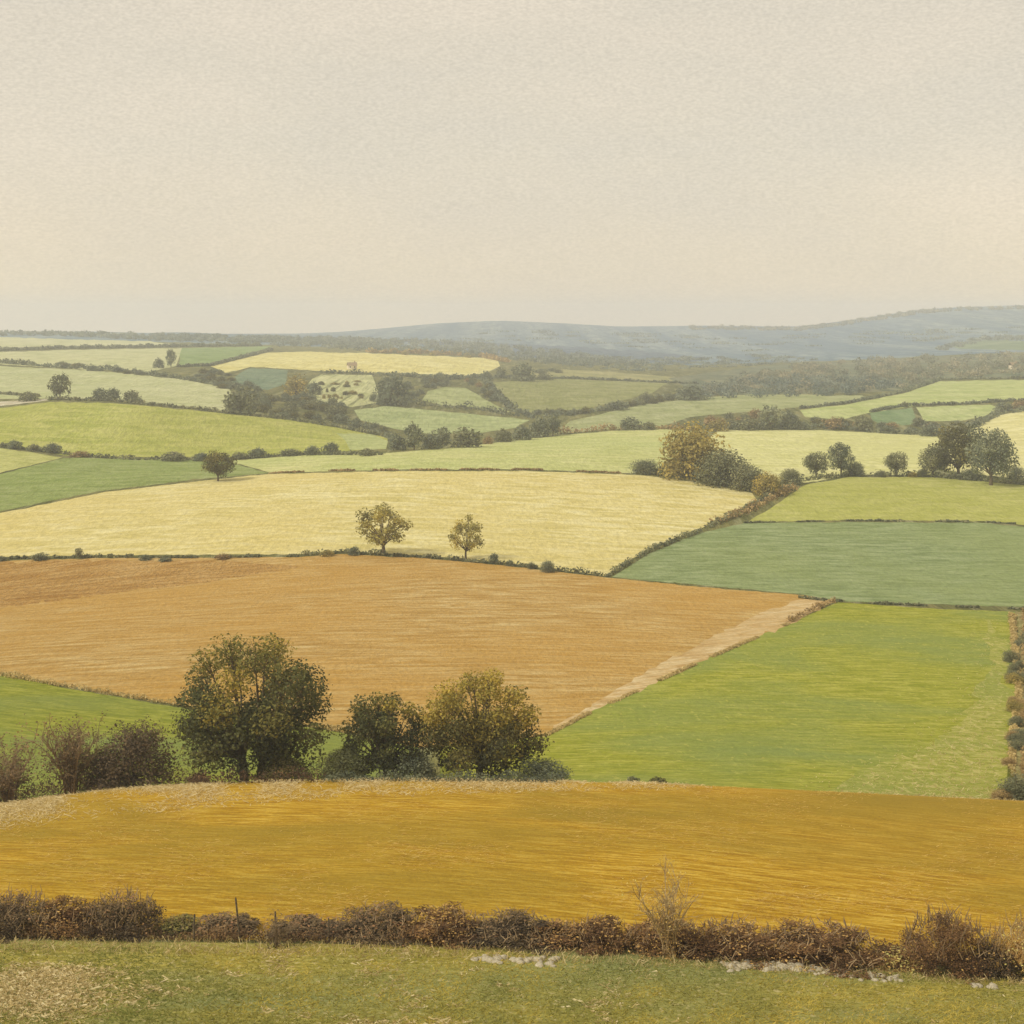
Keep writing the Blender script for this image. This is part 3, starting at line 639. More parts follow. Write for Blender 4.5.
stones(800, 900, 968.5, 981, 50, .10, .2, 'white stone in the right tail of the long heap below the hedge gap', 'stones in the right tail of the long heap', 53)
stones(968, 996, 985, 988, 7, .14, .22, 'yellowish stone lying below the dome-shaped bush', 'yellowish stones below the dome-shaped bush', 54)

# ------------------------------------------------------------------ grass and straw nobody could count
def blades(name, label, n, ufun, hmin, hmax, wid, mat, lean=.5, dmin=44.0, tint=(.2, .8), curl=0.0, along=1.0, patchy=0.0):
    q = ufun(n); u, D = q[:, 0], q[:, 1]; n = len(u)
    p = world(u, D); h = R.uniform(hmin, hmax, n)[:, None]
    th = R.uniform(0, 6.283, n); side = np.stack([np.cos(th), np.sin(th), 0*th], 1)
    bend = np.stack([R.normal(0, lean * along, n), R.normal(0, lean / along, n), 0*th], 1) * h
    w = (wid * R.uniform(.6, 1.4, n))[:, None]; z = np.array([0, 0, 1.0])
    v = np.stack([p - side*w, p + side*w, p + side*w*.5 + bend*.9 + z*h*(1 - curl*.3), p - side*w*.3 + bend*1.1 + z*h*(1 - curl)], 1)
    mb = MB(); tn = R.uniform(tint[0], tint[1], n)
    if patchy: yy = yprof(u, D); tn = np.clip(tn + (vnoise(u, yy, 130, 21) * .65 + vnoise(u, yy, 38, 22) * .45 - .55) * patchy, 0, 1)
    mb.add(v.reshape(-1, 3), np.arange(n*4).reshape(n, 4), np.repeat(tn, 4))
    return tag(link(name, mb.mesh(name, [M[mat]])), label, 'grass', kind='stuff')

def vnoise(u, y, s, seed):
    r = np.random.default_rng(seed); g = r.random((64, 64)); a, b = u / s + 7, y / s * 2.6 + 3
    i, j = np.floor(a).astype(int), np.floor(b).astype(int); x, z = a - i, b - j; x = x*x*(3-2*x); z = z*z*(3-2*z)
    G = lambda i, j: g[i % 64, j % 64]
    return (G(i, j)*(1-x) + G(i+1, j)*x)*(1-z) + (G(i, j+1)*(1-x) + G(i+1, j+1)*x)*z

def area(u0, u1, D0, D1, mask=None):
    def fn(n):
        u = R.uniform(u0, u1, n); k = R.random(n); D = 1 / (1/D0 + (1/D1 - 1/D0) * k)
        if mask is not None:
            keep = R.random(n) < mask(u, yprof(u, D)); u, D = u[keep], D[keep]
        return np.stack([u, D], 1)
    return fn
straw_mask = lambda u, y: np.clip((vnoise(u, y, 46, 1) * .6 + vnoise(u, y, 14, 2) * .5 - .70) * 6, 0, 1) * np.where(u > 620, .35, 1) + 1.3 * np.exp(-((u - 38) / 46)**2 - ((y - 995) / 20)**2)
blades('meadow_grass', 'short green grass of the foreground meadow', 70000, area(-60, 1084, 44.2, 61, lambda u, y: np.clip(.35 + vnoise(u, y, 30, 5), 0, 1)), .03, .10, .022, 'green_grass', 1.2, along=1.4, tint=(.3, .6), patchy=1.3)
blades('dead_grass', 'bleached dead grass in patches on the foreground meadow', 60000, area(-60, 1084, 44.2, 61, lambda u, y: .8*straw_mask(u, y)), .04, .12, .02, 'straw', 1.2, tint=(.1, 1), curl=.5, along=1.4)
blades('dead_grass', 'large bleached patch of dead grass at the lower left corner', 80000, area(-60, 300, 44.2, 58, lambda u, y: np.exp(-((u - 40) / 44)**2 - ((y - 992 - .0 * u) / 19)**2) + .8 * np.exp(-((u - 60 - (975 - y)) / 40)**2 - ((y - 974) / 5)**2)), .04, .13, .025, 'straw', 1.2, tint=(.2, 1), curl=.5, along=1.4)
blades('stubble', 'golden stubble stalks standing on the ochre field', 70000, area(-60, 1084, 62.5, 112, lambda u, y: np.clip(vnoise(u, y, 60, 9)*2 - .7, 0, 1)), .03, .07, .018, 'ochre_straw', 2.0, along=2.2, tint=(0, 1))
blades('dry_grass', 'bleached dry grass along the crest of the ochre field', 90000, area(-60, 720, 84, 117, lambda u, y: np.clip(1.15 - (y - np.interp(u, [-60, 0, 100, 240, 400, 640, 720], [812, 806, 791, 783, 780, 784, 786])) / np.interp(u, [0, 150, 400, 600, 720], [22, 24, 15, 8, 4]), 0, 1) * np.clip((715 - u) / 160, 0, 1) * np.clip(vnoise(u, y, 40, 12) * 2.2 - .4, .08, 1)), .05, .17, .03, 'straw', 1.3, along=1.6, tint=(.35, 1))
blades('hedge_grass', 'dry golden grass along the foot and top of the foreground hedge', 9000, area(-60, 1084, 59.6, 65.5), .06, .28, .012, 'straw', .6, tint=(0, .7))
blades('margin_grass', 'pale rough grass along the right side of the vivid grass field', 16000, area(640, 1030, 116, 275, lambda u, y: np.clip(np.exp(-((u - np.interp(y, [610, 700, 800], [1000, 985, 950])) / np.interp(y, [610, 720, 800], [22, 30, 110]))**2), 0, 1)), .06, .2, .04, 'straw', 1.0, along=1.5, tint=(0, .8))

# ------------------------------------------------------------------ hedgerows
def hedge(name, label, pts, hpx, mat, dens=.55, dmin=130.0, leaf=1.5, gaps=0.0, cat='hedge', wm=1.3, seed=0):
    rng = np.random.default_rng(len(label) + seed); mb = MB(); U, Yv = [], []; cat = 'verge' if name == 'grass_verge' else cat
    for (a, b) in zip(pts[:-1], pts[1:]):
        k = max(2, int(math.hypot(b[0]-a[0], b[1]-a[1]) / 1.2))
        for t in np.linspace(0, 1, k, endpoint=False): U.append(a[0] + (b[0]-a[0])*t); Yv.append(a[1] + (b[1]-a[1])*t)
    U, Yv = np.array(U), np.array(Yv); D = invD(U, Yv, dmin); P = world(U, D)
    cum = np.concatenate([[0], np.cumsum(np.linalg.norm(np.diff(P, axis=0), axis=1))])
    step = max(1.6, hpx * .75) * float(np.mean(D)) / F; q = np.arange(0, cum[-1], step)
    npx = len(U) * 1.2; U = np.interp(q, cum, U); D = np.interp(q, cum, D); P = world(U, D); m = D / F
    hv = hpx * (.45 + .9 * np.interp(np.arange(len(U)), np.arange(0, len(U) + 8, 2), rng.random(len(np.arange(0, len(U) + 8, 2)))))
    L, T = [], []
    for p, h, mm in zip(P, hv, m):
        hm = h * mm; L.append([p[0] + rng.normal(0, .4)*mm, p[1] + rng.normal(0, .3)*mm, p[2] + hm*.42, max(2.0*mm, hm*.7, step*.8)*max(1, wm/1.3), max(2.0*mm, hm*.6, step*.8), hm*.55]); T.append(rng.uniform(.1, .75))
    n = int(max(150, hpx * npx * dens * 1.3, len(L) * 14)); lump_cloud(mb, L, n, leaf * float(np.mean(m)), T)
    return tag(link(name, mb.mesh(name, [M[mat]])), label, cat)
def broken(label, group, pts, hpx, mat, seed, piece=(22, 60), gap=(6, 26), **kw):
    r = random.Random(seed); P = np.array(pts, float)
    cum = np.concatenate([[0], np.cumsum(np.linalg.norm(np.diff(P, axis=0), axis=1))]); a = 0
    while a < cum[-1] - 6:
        b = min(cum[-1], a + r.uniform(*piece)); ks = [a] + [c for c in cum if a < c < b] + [b]
        o = hedge('hedgerow', label, [(np.interp(k, cum, P[:, 0]), np.interp(k, cum, P[:, 1])) for k in ks], hpx * r.uniform(.6, 1.25), mat, seed=seed * 50 + int(a), **kw)
        o['group'] = group; a = b + r.uniform(*gap)
hedge('bramble_hedge', 'low brown bramble hedge joining the bushes of the foreground hedge', [(-50, 936), (0, 937), (200, 940), (415, 943), (700, 951), (880, 961), (1024, 969), (1080, 971)], 13, 'bramble', dens=.9, dmin=44, leaf=1.0, wm=1.6, seed=30)
broken('short piece of low dark hedge between the yellow stubble and the ploughed field, left half', 'pieces of the left stubble hedge', [(-40, 560), (100, 557.5), (200, 558), (300, 556.5)], 3.2, 'hedge', 1)
broken('short piece of low olive hedge in the line under the two autumn trees', 'pieces of the autumn tree hedge', [(300, 556), (345, 553), (420, 557.5), (500, 564.5), (560, 571), (606, 577)], 4.2, 'hedge', 2, gap=(3, 10))
broken('piece of the broken hedge climbing between the yellow stubble and the dark crop field', 'pieces of the climbing hedge', [(606, 577), (650, 551.5), (700, 532), (740, 514), (764, 500), (800, 484)], 5, 'hedge', 3, gap=(3, 12), dens=.9)
hedge('hedgerow', 'tangled brown hedge where the stubble, dark crop and pale pasture meet', [(715, 524), (745, 514), (770, 501), (795, 489)], 8, 'russet', seed=44, dens=.9)
broken('thin piece of low hedge above the dark crop field', 'pieces of the hedge above the dark crop', [(745, 523), (850, 521), (985, 522), (1060, 528)], 1.4, 'hedge', 4, gap=(10, 40))
broken('thin piece of low hedge between the dark crop and the vivid grass', 'pieces of the hedge above the vivid grass', [(800, 598), (836, 602), (920, 606), (1040, 610)], 2.2, 'hedge', 5, gap=(8, 30))
hedge('hedgerow', 'russet scrub in the corner between ploughed and grass fields', [(790, 622), (815, 610), (836, 601)], 6, 'russet', seed=3)
broken('piece of rough tan margin between the ploughed field and the vivid grass', 'pieces of the ploughed field margin', [(545, 736), (600, 708), (700, 662), (790, 623)], 1.6, 'verge', 6, gap=(10, 30), wm=2)
hedge('grass_verge', 'rough straw margin between the ploughed field and the lower pasture', [(-40, 668), (60, 686), (170, 704), (330, 730), (420, 747)], 5, 'verge', dens=.7, wm=2.5)
hedge('hedgerow', 'brown overgrown hedge along the right edge of the grass field', [(1030, 797), (1026, 770), (1031, 700), (1026, 640), (1027, 612)], 7, 'russet', seed=4, wm=1.2, dens=1.0)
hedge('grass_verge', 'tufted yellow verge between the vivid grass and the overgrown right bank', [(1012, 795), (1012, 750), (1019, 690), (1014, 640), (1012, 614)], 3, 'verge', seed=5, wm=2)
hedge('bramble_hedge', 'low brown brush at the feet of the bushes on the left crest', [(-40, 808), (0, 803), (50, 796), (100, 789), (180, 785), (240, 783), (330, 782)], 13, 'bramble', seed=6, dmin=100, leaf=1.0, dens=1.2)
hedge('bramble_hedge', 'dark brush under the trees right of the largest one', [(330, 782), (400, 781), (480, 782), (560, 783)], 10, 'deep', seed=7, dmin=100, leaf=1.0, dens=1.2)
hedge('hedgerow', 'hedge along the foot of the bright olive hill', [(-40, 443), (0, 447), (60, 454), (100, 458), (135, 460), (230, 460), (300, 455), (385, 455)], 4.5, 'hedge', seed=5)
hedge('hedgerow', 'hedge along the top of the bright olive hill', [(50, 400), (110, 401), (180, 408), (232, 414), (290, 420), (340, 428), (386, 437)], 4, 'hedge', seed=6)
hedge('hedgerow', 'thin hedge along the pale farm track', [(-40, 398), (0, 394), (40, 397)], 2.5, 'hedge')
hedge('hedgerow', 'dark hedge below the two distant trees', [(-40, 362), (0, 363), (60, 368), (110, 370), (180, 379), (229, 387)], 4.5, 'deep', seed=7)
hedge('hedgerow', 'faint hedge under the left skyline pasture', [(-40, 349), (0, 351), (60, 349), (180, 347), (262, 346)], 3.5, 'deep', seed=8)
hedge('hedgerow', 'faint hedge rising along the golden field edge', [(178, 367), (210, 366), (262, 353), (272, 350)], 2.5, 'deep')
broken('thin piece of rough verge between the yellow stubble and the middle pasture', 'pieces of the stubble verge', [(270, 473.5), (330, 471), (430, 470), (530, 470), (640, 474)], 1.4, 'russet', 7, gap=(10, 36))
hedge('hedgerow', 'line of bushes bordering the dull olive field on its right', [(545, 417), (580, 414), (620, 408), (650, 401), (700, 396)], 6, 'deep', seed=9)
hedge('hedgerow', 'brown scrubby hedge behind the middle pasture', [(560, 434), (610, 430), (660, 429), (700, 431)], 6, 'russet', seed=10)
hedge('hedgerow', 'dark hedge behind the cream pasture', [(700, 430), (760, 429), (830, 429), (880, 433), (940, 436), (975, 427), (1000, 414), (1060, 408)], 7, 'deep', seed=11)
hedge('hedgerow', 'thin hedge over the enclosed paddock', [(872, 412), (905, 406), (960, 404.5), (1000, 402), (1060, 398)], 3, 'deep', seed=12)
hedge('hedgerow', 'thin hedge along the left of the light right slope', [(800, 409), (850, 403), (905, 392), (940, 380), (1060, 378)], 2.6, 'deep', seed=13)
hedge('hedgerow', 'bushy hedge on the right side of the dell pasture', [(484, 380), (498, 398), (514, 411), (535, 419)], 6, 'deep', seed=14)
hedge('hedgerow', 'bushy hedge under the dell pasture', [(412, 404), (440, 407), (480, 410), (520, 417)], 6, 'deep', seed=15)
hedge('hedgerow', 'hedge along the bottom of the golden barley field', [(322, 373), (400, 376), (440, 380), (486, 378), (520, 379)], 5, 'deep', seed=16)
hedge('hedgerow', 'pale brown hedge behind the golden barley field', [(370, 353), (420, 353.5), (480, 357), (510, 363)], 4, 'russet', seed=17)
hedge('hedgerow', 'thin hedge along the top of the dull olive field', [(520, 380), (565, 378.5), (668, 383), (700, 384)], 2, 'deep', seed=18)
hedge('hedgerow', 'hedge on the lower edge of the sage pasture', [(340, 424), (362, 427), (388, 437), (400, 448)], 6, 'deep', seed=19)
hedge('hedgerow', 'brushwood under the golden tree group', [(640, 474), (680, 477), (710, 482), (740, 489), (770, 496), (800, 484)], 9, 'hedge', seed=20, dens=.7)
hedge('hedgerow', 'grassy brushwood under the field trees on the right', [(800, 481), (850, 476), (930, 477), (1040, 486)], 6.5, 'hedge', seed=21)

# ------------------------------------------------------------------ middle-distance trees
for i, (k, mt) in enumerate([('round', 'olive'), ('round', 'deep'), ('tall', 'deep'), ('round', 'gold'), ('bush', 'deep'), ('bush', 'olive'), ('bush', 'gold'), ('bush', 'russet'), ('round', 'hedge'), ('bush', 'hedge')]):
    proto(k + mt, k, mt, 4200, .023, seed=60 + i, twigs=3)
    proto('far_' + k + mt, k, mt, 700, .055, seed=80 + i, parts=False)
proto('openautumn', 'open', 'autumn', 2600, .023, seed=91, twigs=5, tr=.03, fill=.5)
proto('openautumn2', 'open', 'autumn', 1800, .026, seed=94, twigs=5, tr=.026, fill=.5)

MID = [  # prototype, name, label, category, column, row of the foot, width, height
 ('openautumn', 'field_tree', 'wider of the two open autumn trees on the stubble hedge', 'tree', 383, 555, 62, 53),
 ('openautumn2', 'field_tree', 'narrower autumn tree right of the wider one on the stubble hedge', 'tree', 466, 559, 40, 45),
 ('roundolive', 'field_tree', 'lone dark tree at the corner of the yellow stubble and deep green crop', 'tree', 218, 481, 34, 32),
 ('bushgold', 'tree', 'tall golden-brown tree leading the central tree group', 'tree', 690, 478, 80, 72),
 ('bushhedge', 'tree', 'brown spreading tree right of the tall golden one', 'tree', 724, 485, 64, 50),
 ('bushdeep', 'bush', 'dark bush at the left end of the central tree group', 'bush', 645, 474, 32, 19),
 ('bushhedge', 'bush', 'drooping brown bush on the right flank of the central group', 'bush', 748, 490, 44, 34),
 ('bushgold', 'bush', 'yellow-leaved bush at the right end of the central group', 'bush', 768, 495, 34, 30),
 ('bushhedge', 'bush', 'grey-brown bush right of the yellow-leaved bush', 'bush', 790, 483, 26, 20),
 ('roundhedge', 'field_tree', 'round tree leftmost of the row below the cream pasture', 'tree', 816, 477, 28, 27),
 ('talldeep', 'field_tree', 'taller narrow tree second in the row below the cream pasture', 'tree', 841, 476, 30, 34),
 ('bushdeep', 'bush', 'bush leaning against the taller narrow tree', 'bush', 855, 476, 22, 19),
 ('roundhedge', 'field_tree', 'small round tree standing alone third in the row', 'tree', 896, 476, 25, 26),
 ('bushhedge', 'bush', 'little bush left of the small round tree', 'bush', 881, 477, 12, 9),
 ('roundhedge', 'field_tree', 'left and smallest of the large dark trees at the right', 'tree', 933, 477, 32, 33),
 ('roundolive', 'field_tree', 'broad dark tree in the middle of the large right group', 'tree', 958, 478, 54, 56),
 ('rounddeep', 'field_tree', 'tallest dark tree standing forward in the right group', 'tree', 991, 485, 56, 62),
 ('bushdeep', 'bush', 'dark bush at the right foot of the tallest right tree', 'bush', 1016, 479, 20, 17),
 ('bushdeep', 'bush', 'rounded bush at the right end of the autumn tree hedge', 'bush', 548, 572, 18, 15),
 ('bushdeep', 'bush', 'low dark bush filling the foot of the large right group', 'bush', 972, 480, 26, 15),
 ('bushhedge', 'bush', 'low bush at the left foot of the large right group', 'bush', 922, 477, 14, 11),
 ('bushgold', 'bush', 'yellowish low bush between the third row tree and the right group', 'bush', 912, 477, 12, 7),
]
for k, nm, lb, ct, u, y, w, h in MID: plant(k, nm, lb, ct, u, y, w, h)

plant('bushhedge', 'bush', 'dark scrub bush low on the right bank beside the ochre crest', 'bush', 1018, 0, 46, 36, D=119)
plant('bushrusset', 'bush', 'small tawny bush at the left foot of the dark scrub bush on the right bank', 'bush', 1002, 0, 26, 15, D=118.5)
FAR = [
 ('far_roundhedge', 'distant_tree', 'lone rounded tree on the hedge above the bright olive hill', 60, 399, 25, 27),
 ('far_bushhedge', 'distant_bush', 'wide brown bush beside the pale farm track', 27, 401, 24, 12),
 ('far_bushdeep', 'distant_bush', 'left of two touching round bushes on the olive hill hedge', 100, 400, 18, 16),
 ('far_bushdeep', 'distant_bush', 'right of two touching round bushes on the olive hill hedge', 113, 400, 17, 16),
 ('far_bushhedge', 'distant_bush', 'separate bush right of the two touching bushes', 131, 401, 20, 14),
 ('far_bushdeep', 'distant_bush', 'left of the two small trees in the pale upper pasture', 159, 368, 13, 13),
 ('far_talldeep', 'distant_tree', 'right and taller of the two trees in the pale upper pasture', 171, 367, 12, 18),
 ('far_bushhedge', 'distant_tree', 'large round tree at the end of the pale sage pasture', 240, 414, 38, 34),
 ('far_bushgold', 'distant_tree', 'golden tree below the golden barley field', 296, 396, 28, 27),
 ('far_bushdeep', 'distant_bush', 'grey bush just right of the golden distant tree', 313, 394, 20, 16),
 ('far_bushdeep', 'distant_tree', 'big dark tree in the centre of the distant bushes', 391, 405, 40, 41),
 ('far_bushdeep', 'distant_tree', 'dark tree at the right end of the golden barley field', 523, 381, 28, 24),
 ('far_bushhedge', 'distant_tree', 'small tree left of the dark tree by the barley field', 501, 378, 13, 14),
 ('far_bushdeep', 'distant_bush', 'rounded bush at the lower right tip of the barley field', 487, 380, 11, 12),
 ('far_bushhedge', 'distant_bush', 'pale bush right of the dark tree by the barley field', 545, 380, 18, 9),
 ('far_bushdeep', 'distant_tree', 'first tree at the left of the dark central row', 398, 450, 20, 21),
 ('far_talldeep', 'distant_tree', 'second tree of the dark central row, with a rounded top', 414, 450, 22, 27),
 ('far_bushdeep', 'distant_tree', 'third tree of the dark central row', 431, 449, 22, 20),
 ('far_rounddeep', 'distant_tree', 'fourth tree of the dark central row', 442, 448, 20, 23),
 ('far_bushhedge', 'distant_tree', 'widest brownish tree of the dark central row', 467, 447, 36, 25),
 ('far_bushrusset', 'distant_bush', 'little brown bush between wide and grey trees of the row', 488, 444, 13, 10),
 ('far_bushhedge', 'distant_tree', 'grey round tree right of the little brown bush', 504, 442, 22, 17),
 ('far_bushdeep', 'distant_tree', 'dark tree next to the square clump of the row', 523, 440, 22, 19),
 ('far_bushdeep', 'distant_tree', 'left half of the square clump ending the dark row', 540, 437, 24, 25),
 ('far_rounddeep', 'distant_tree', 'right half of the square clump ending the dark row', 553, 436, 18, 24),
 ('far_bushdeep', 'distant_bush', 'round dark bush behind the middle pasture', 630, 430, 24, 17),
 ('far_bushhedge', 'distant_bush', 'low bush right of the round dark one behind the middle pasture', 648, 430, 18, 11),
 ('far_bushdeep', 'distant_tree', 'dark clump at the end of the olive field hedge', 691, 400, 34, 20),
 ('far_bushhedge', 'distant_bush', 'bush on the olive field hedge left of the dark clump', 646, 403, 18, 14),
 ('far_bushdeep', 'distant_bush', 'bush in the middle of the olive field hedge', 617, 410, 26, 12),
 ('far_rounddeep', 'distant_tree', 'left of the paired tall trees behind the cream pasture', 770, 430, 24, 27),
 ('far_bushdeep', 'distant_tree', 'right of the paired tall trees behind the cream pasture', 789, 429, 26, 25),
 ('far_bushhedge', 'distant_bush', 'wide olive bush left of the paired tall trees', 745, 430, 30, 16),
 ('far_bushgold', 'distant_bush', 'yellowish bush at the left end of the cream pasture hedge', 718, 431, 26, 15),
 ('far_bushrusset', 'distant_bush', 'brown bush right of the paired tall trees', 834, 429, 26, 15),
 ('far_bushhedge', 'distant_tree', 'triangular brown tree in front of the dark green patch', 864, 431, 26, 20),
 ('far_bushdeep', 'distant_bush', 'low dark bush below the dark green patch', 887, 433, 22, 10),
 ('far_bushdeep', 'distant_bush', 'wide dark bush below the enclosed paddock', 932, 436, 28, 16),
 ('far_bushhedge', 'distant_bush', 'bush right of the wide dark one below the paddock', 960, 433, 28, 13),
 ('far_bushdeep', 'distant_bush', 'dark bush at the right end of the enclosed paddock', 1004, 411, 22, 12),
 ('far_bushrusset', 'distant_bush', 'brown bush at the right edge above the pale yellow field', 1020, 409, 20, 12),
 ('far_bushhedge', 'distant_bush', 'lone little bush on the hedge above the dark green patch', 905, 407, 9, 7),
 ('far_roundhedge', 'hedge_tree', 'tiny standard tree on the left of the stubble hedge', 79, 559, 9, 12),
 ('far_bushdeep', 'hedge_shrub', 'small black-green bush on the stubble hedge', 145, 560, 14, 7),
 ('far_bushhedge', 'hedge_shrub', 'wide brownish bush left of the tiny standard tree', 41, 560, 20, 9),
 ('far_bushdeep', 'hedge_shrub', 'flat dark bush right of the small black-green one', 165, 561, 16, 5),
 ('far_bushrusset', 'hedge_shrub', 'orange-brown bush on the stubble hedge', 222, 559, 18, 7),
 ('far_bushdeep', 'hedge_shrub', 'dark bush at the left edge of the stubble hedge', 2, 561, 10, 7),
 ('far_bushgold', 'hedge_shrub', 'yellowish bush left of the wider autumn tree', 327, 556, 16, 8),
 ('far_bushdeep', 'hedge_shrub', 'dark bush at the left foot of the wider autumn tree', 354, 555, 15, 11),
 ('far_bushdeep', 'hedge_shrub', 'taller of the small bushes right of the narrow autumn tree', 494, 563, 11, 13),
 ('far_bushdeep', 'hedge_shrub', 'round little bush second right of the narrow autumn tree', 510, 566, 9, 8),
 ('far_bushhedge', 'hedge_shrub', 'little bush left of the rounded hedge-end bush', 531, 569, 9, 9),
 ('far_bushdeep', 'hedge_shrub', 'first round bush at the left below the olive hill', 15, 449, 18, 12),
 ('far_bushhedge', 'hedge_shrub', 'low bush between two round ones below the olive hill', 33, 451, 16, 9),
 ('far_bushdeep', 'hedge_shrub', 'second round bush at the left below the olive hill', 53, 453, 20, 13),
 ('far_bushrusset', 'hedge_shrub', 'brownish low bush right of the second round bush', 80, 457, 24, 8),
 ('far_bushhedge', 'hedge_shrub', 'wide bush left behind the lone corner tree', 172, 461, 30, 12),
 ('far_bushdeep', 'hedge_shrub', 'dark bush touching the lone corner tree from behind', 201, 461, 22, 11),
 ('far_bushhedge', 'hedge_shrub', 'bush right behind the lone corner tree', 240, 459, 18, 9),
 ('far_bushdeep', 'hedge_shrub', 'broad bush further right of the lone corner tree', 257, 458, 24, 13),
 ('far_bushhedge', 'hedge_shrub', 'bluish low bush in the middle of the olive hill hedge', 290, 456, 24, 9),
 ('far_bushdeep', 'hedge_shrub', 'left bush of the taller pair on the olive hill hedge', 313, 455, 18, 12),
 ('far_bushdeep', 'hedge_shrub', 'right bush of the taller pair on the olive hill hedge', 331, 454, 20, 15),
 ('far_bushhedge', 'hedge_shrub', 'last rounded bush at the right end of the olive hill hedge', 366, 456, 18, 10),
]
for k, nm, lb, u, y, w, h in FAR:
    plant(k, nm, lb, 'tree' if 'tree' in nm else 'bush', u, y, w, h)

# scrub of look-alike bushes filling hollows and hedge banks
def inside(poly, u, y):
    c = False; n = len(poly)
    for i in range(n):
        (x1, y1), (x2, y2) = poly[i], poly[(i + 1) % n]
        if (y1 > y) != (y2 > y) and u < (x2 - x1) * (y - y1) / (y2 - y1) + x1: c = not c
    return c
def scrub(poly, n, wr, hr, keys, label, group, seed):
    r = random.Random(seed); k = 0; xs = [p[0] for p in poly]; ys = [p[1] for p in poly]
    while k < n:
        u, y = r.uniform(min(xs), max(xs)), r.uniform(min(ys), max(ys))
        if not inside(poly, u, y): continue
        plant(r.choice(keys), 'scrub_bush', label, 'bush', u, y, r.uniform(*wr), r.uniform(*hr), group=group); k += 1
D3 = ['far_bushdeep', 'far_bushhedge', 'far_bushdeep', 'far_busholive']
scrub([(232, 388), (270, 392), (300, 398), (350, 408), (356, 420), (388, 436), (330, 426), (262, 416)], 52, (11, 20), (7, 13), D3, 'grey-green bush in the wooded hollow right of the large round tree', 'bushes of the wooded hollow', 1)
scrub([(186, 376), (232, 373), (236, 384), (226, 390)], 14, (9, 15), (4, 7), D3, 'low bush on the bank left of the dark bluish crop', 'bushes left of the bluish crop', 2)
scrub([(372, 402), (412, 385), (424, 386), (420, 402), (400, 408)], 16, (9, 15), (6, 11), D3, 'small bush around the foot of the big dark distant tree', 'bushes around the big dark distant tree', 3)
scrub([(400, 376), (480, 379), (500, 396), (512, 411), (490, 401), (465, 386), (428, 389)], 26, (8, 13), (5, 9), D3 + ['far_bushrusset'], 'small bush on the bank round the dell pasture', 'bushes round the dell pasture', 4)
scrub([(310, 380), (370, 378), (378, 400), (320, 400)], 20, (3, 12), (2.5, 6), ['far_busholive', 'far_bushgold', 'far_bushgold'], 'pale small bush dotted on the scrubby hillock', 'bushes on the scrubby hillock', 5)
scrub([(700, 425), (760, 417), (768, 428), (700, 430)], 16, (12, 20), (8, 13), ['far_bushhedge', 'far_bushgold', 'far_bushrusset'], 'brownish bush in the thicket left of the paired tall trees', 'bushes left of the paired tall trees', 6)
scrub([(560, 376), (530, 374), (548, 369), (570, 375)], 6, (8, 12), (4, 7), D3, 'small bush beside the dark tree at the barley field end', 'bushes at the barley field end', 7)

scrub([(385, 351), (480, 355), (500, 361), (484, 359), (385, 354.5)], 20, (5, 9), (3, 6), ['far_bushgold', 'far_bushrusset', 'far_bushhedge'], 'pale little bush in the row along the back of the golden field', 'bushes behind the golden field', 8)
scrub([(500, 412), (560, 418), (690, 398), (690, 394), (640, 403), (580, 414)], 26, (9, 15), (5, 9), D3, 'grey-green bush in the hedge below the dull olive field', 'bushes below the dull olive field', 9)
scrub([(700, 430), (870, 431), (940, 436), (975, 426), (960, 424), (870, 427), (800, 420), (760, 424)], 34, (11, 18), (6, 11), D3 + ['far_bushrusset'], 'grey bush in the thick hedge behind the cream pasture', 'bushes in the hedge behind the cream pasture', 10)
scrub([(186, 367), (228, 374), (232, 386), (205, 382), (100, 369), (60, 365), (60, 368), (150, 376), (190, 380)], 26, (8, 14), (4, 7), D3, 'dark bush in the hedge below the two distant trees', 'bushes below the two distant trees', 11)

scrub([(1012, 640), (1032, 640), (1034, 797), (1003, 797), (1006, 765)], 26, (14, 26), (9, 16), ['bushrusset', 'bushhedge', 'bushhedge', 'bushgold'], 'tawny bush crowding the overgrown bank at the right edge', 'bushes on the right bank', 12)

# ------------------------------------------------------------------ far-off woods
def wood(name, label, poly, n, wr, hr, mat, seed, per=70):
    r = random.Random(seed); rg = np.random.default_rng(seed); mb = MB(); L, T, S = [], [], []
    xs = [p[0] for p in poly]; ys = [p[1] for p in poly]; k = 0
    uu, yy = [], []
    while k < n:
        u, y = r.uniform(min(xs), max(xs)), r.uniform(min(ys), max(ys))
        if inside(poly, u, y): uu.append(u); yy.append(y); k += 1
    D = invD(np.array(uu), np.array(yy), 600); P = world(np.array(uu), D)
    for p, d in zip(P, D):
        w, h = r.uniform(*wr) * d / F, r.uniform(*hr) * d / F
        L1 = [[p[0], p[1], p[2] + h*.5, w*.5, w*.5, h*.5]]
        lump_cloud(mb, L1, per, 1.1 * d / F, [rg.uniform(.05, .95)])
    return tag(link(name, mb.mesh(name, [M[mat]])), label, 'woodland', kind='stuff')
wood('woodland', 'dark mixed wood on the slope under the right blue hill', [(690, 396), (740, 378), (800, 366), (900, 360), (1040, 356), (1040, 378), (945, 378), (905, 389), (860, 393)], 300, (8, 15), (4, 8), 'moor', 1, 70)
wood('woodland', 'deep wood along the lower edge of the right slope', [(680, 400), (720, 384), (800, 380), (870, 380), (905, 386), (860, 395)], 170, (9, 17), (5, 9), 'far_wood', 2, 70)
wood('woodland', 'grey woods along the left skyline', [(-40, 336), (60, 336), (150, 341), (330, 345), (380, 349), (372, 340), (300, 339), (180, 336), (75, 334), (-40, 333)], 420, (5, 10), (2.5, 4.5), 'far_wood', 3, 40)
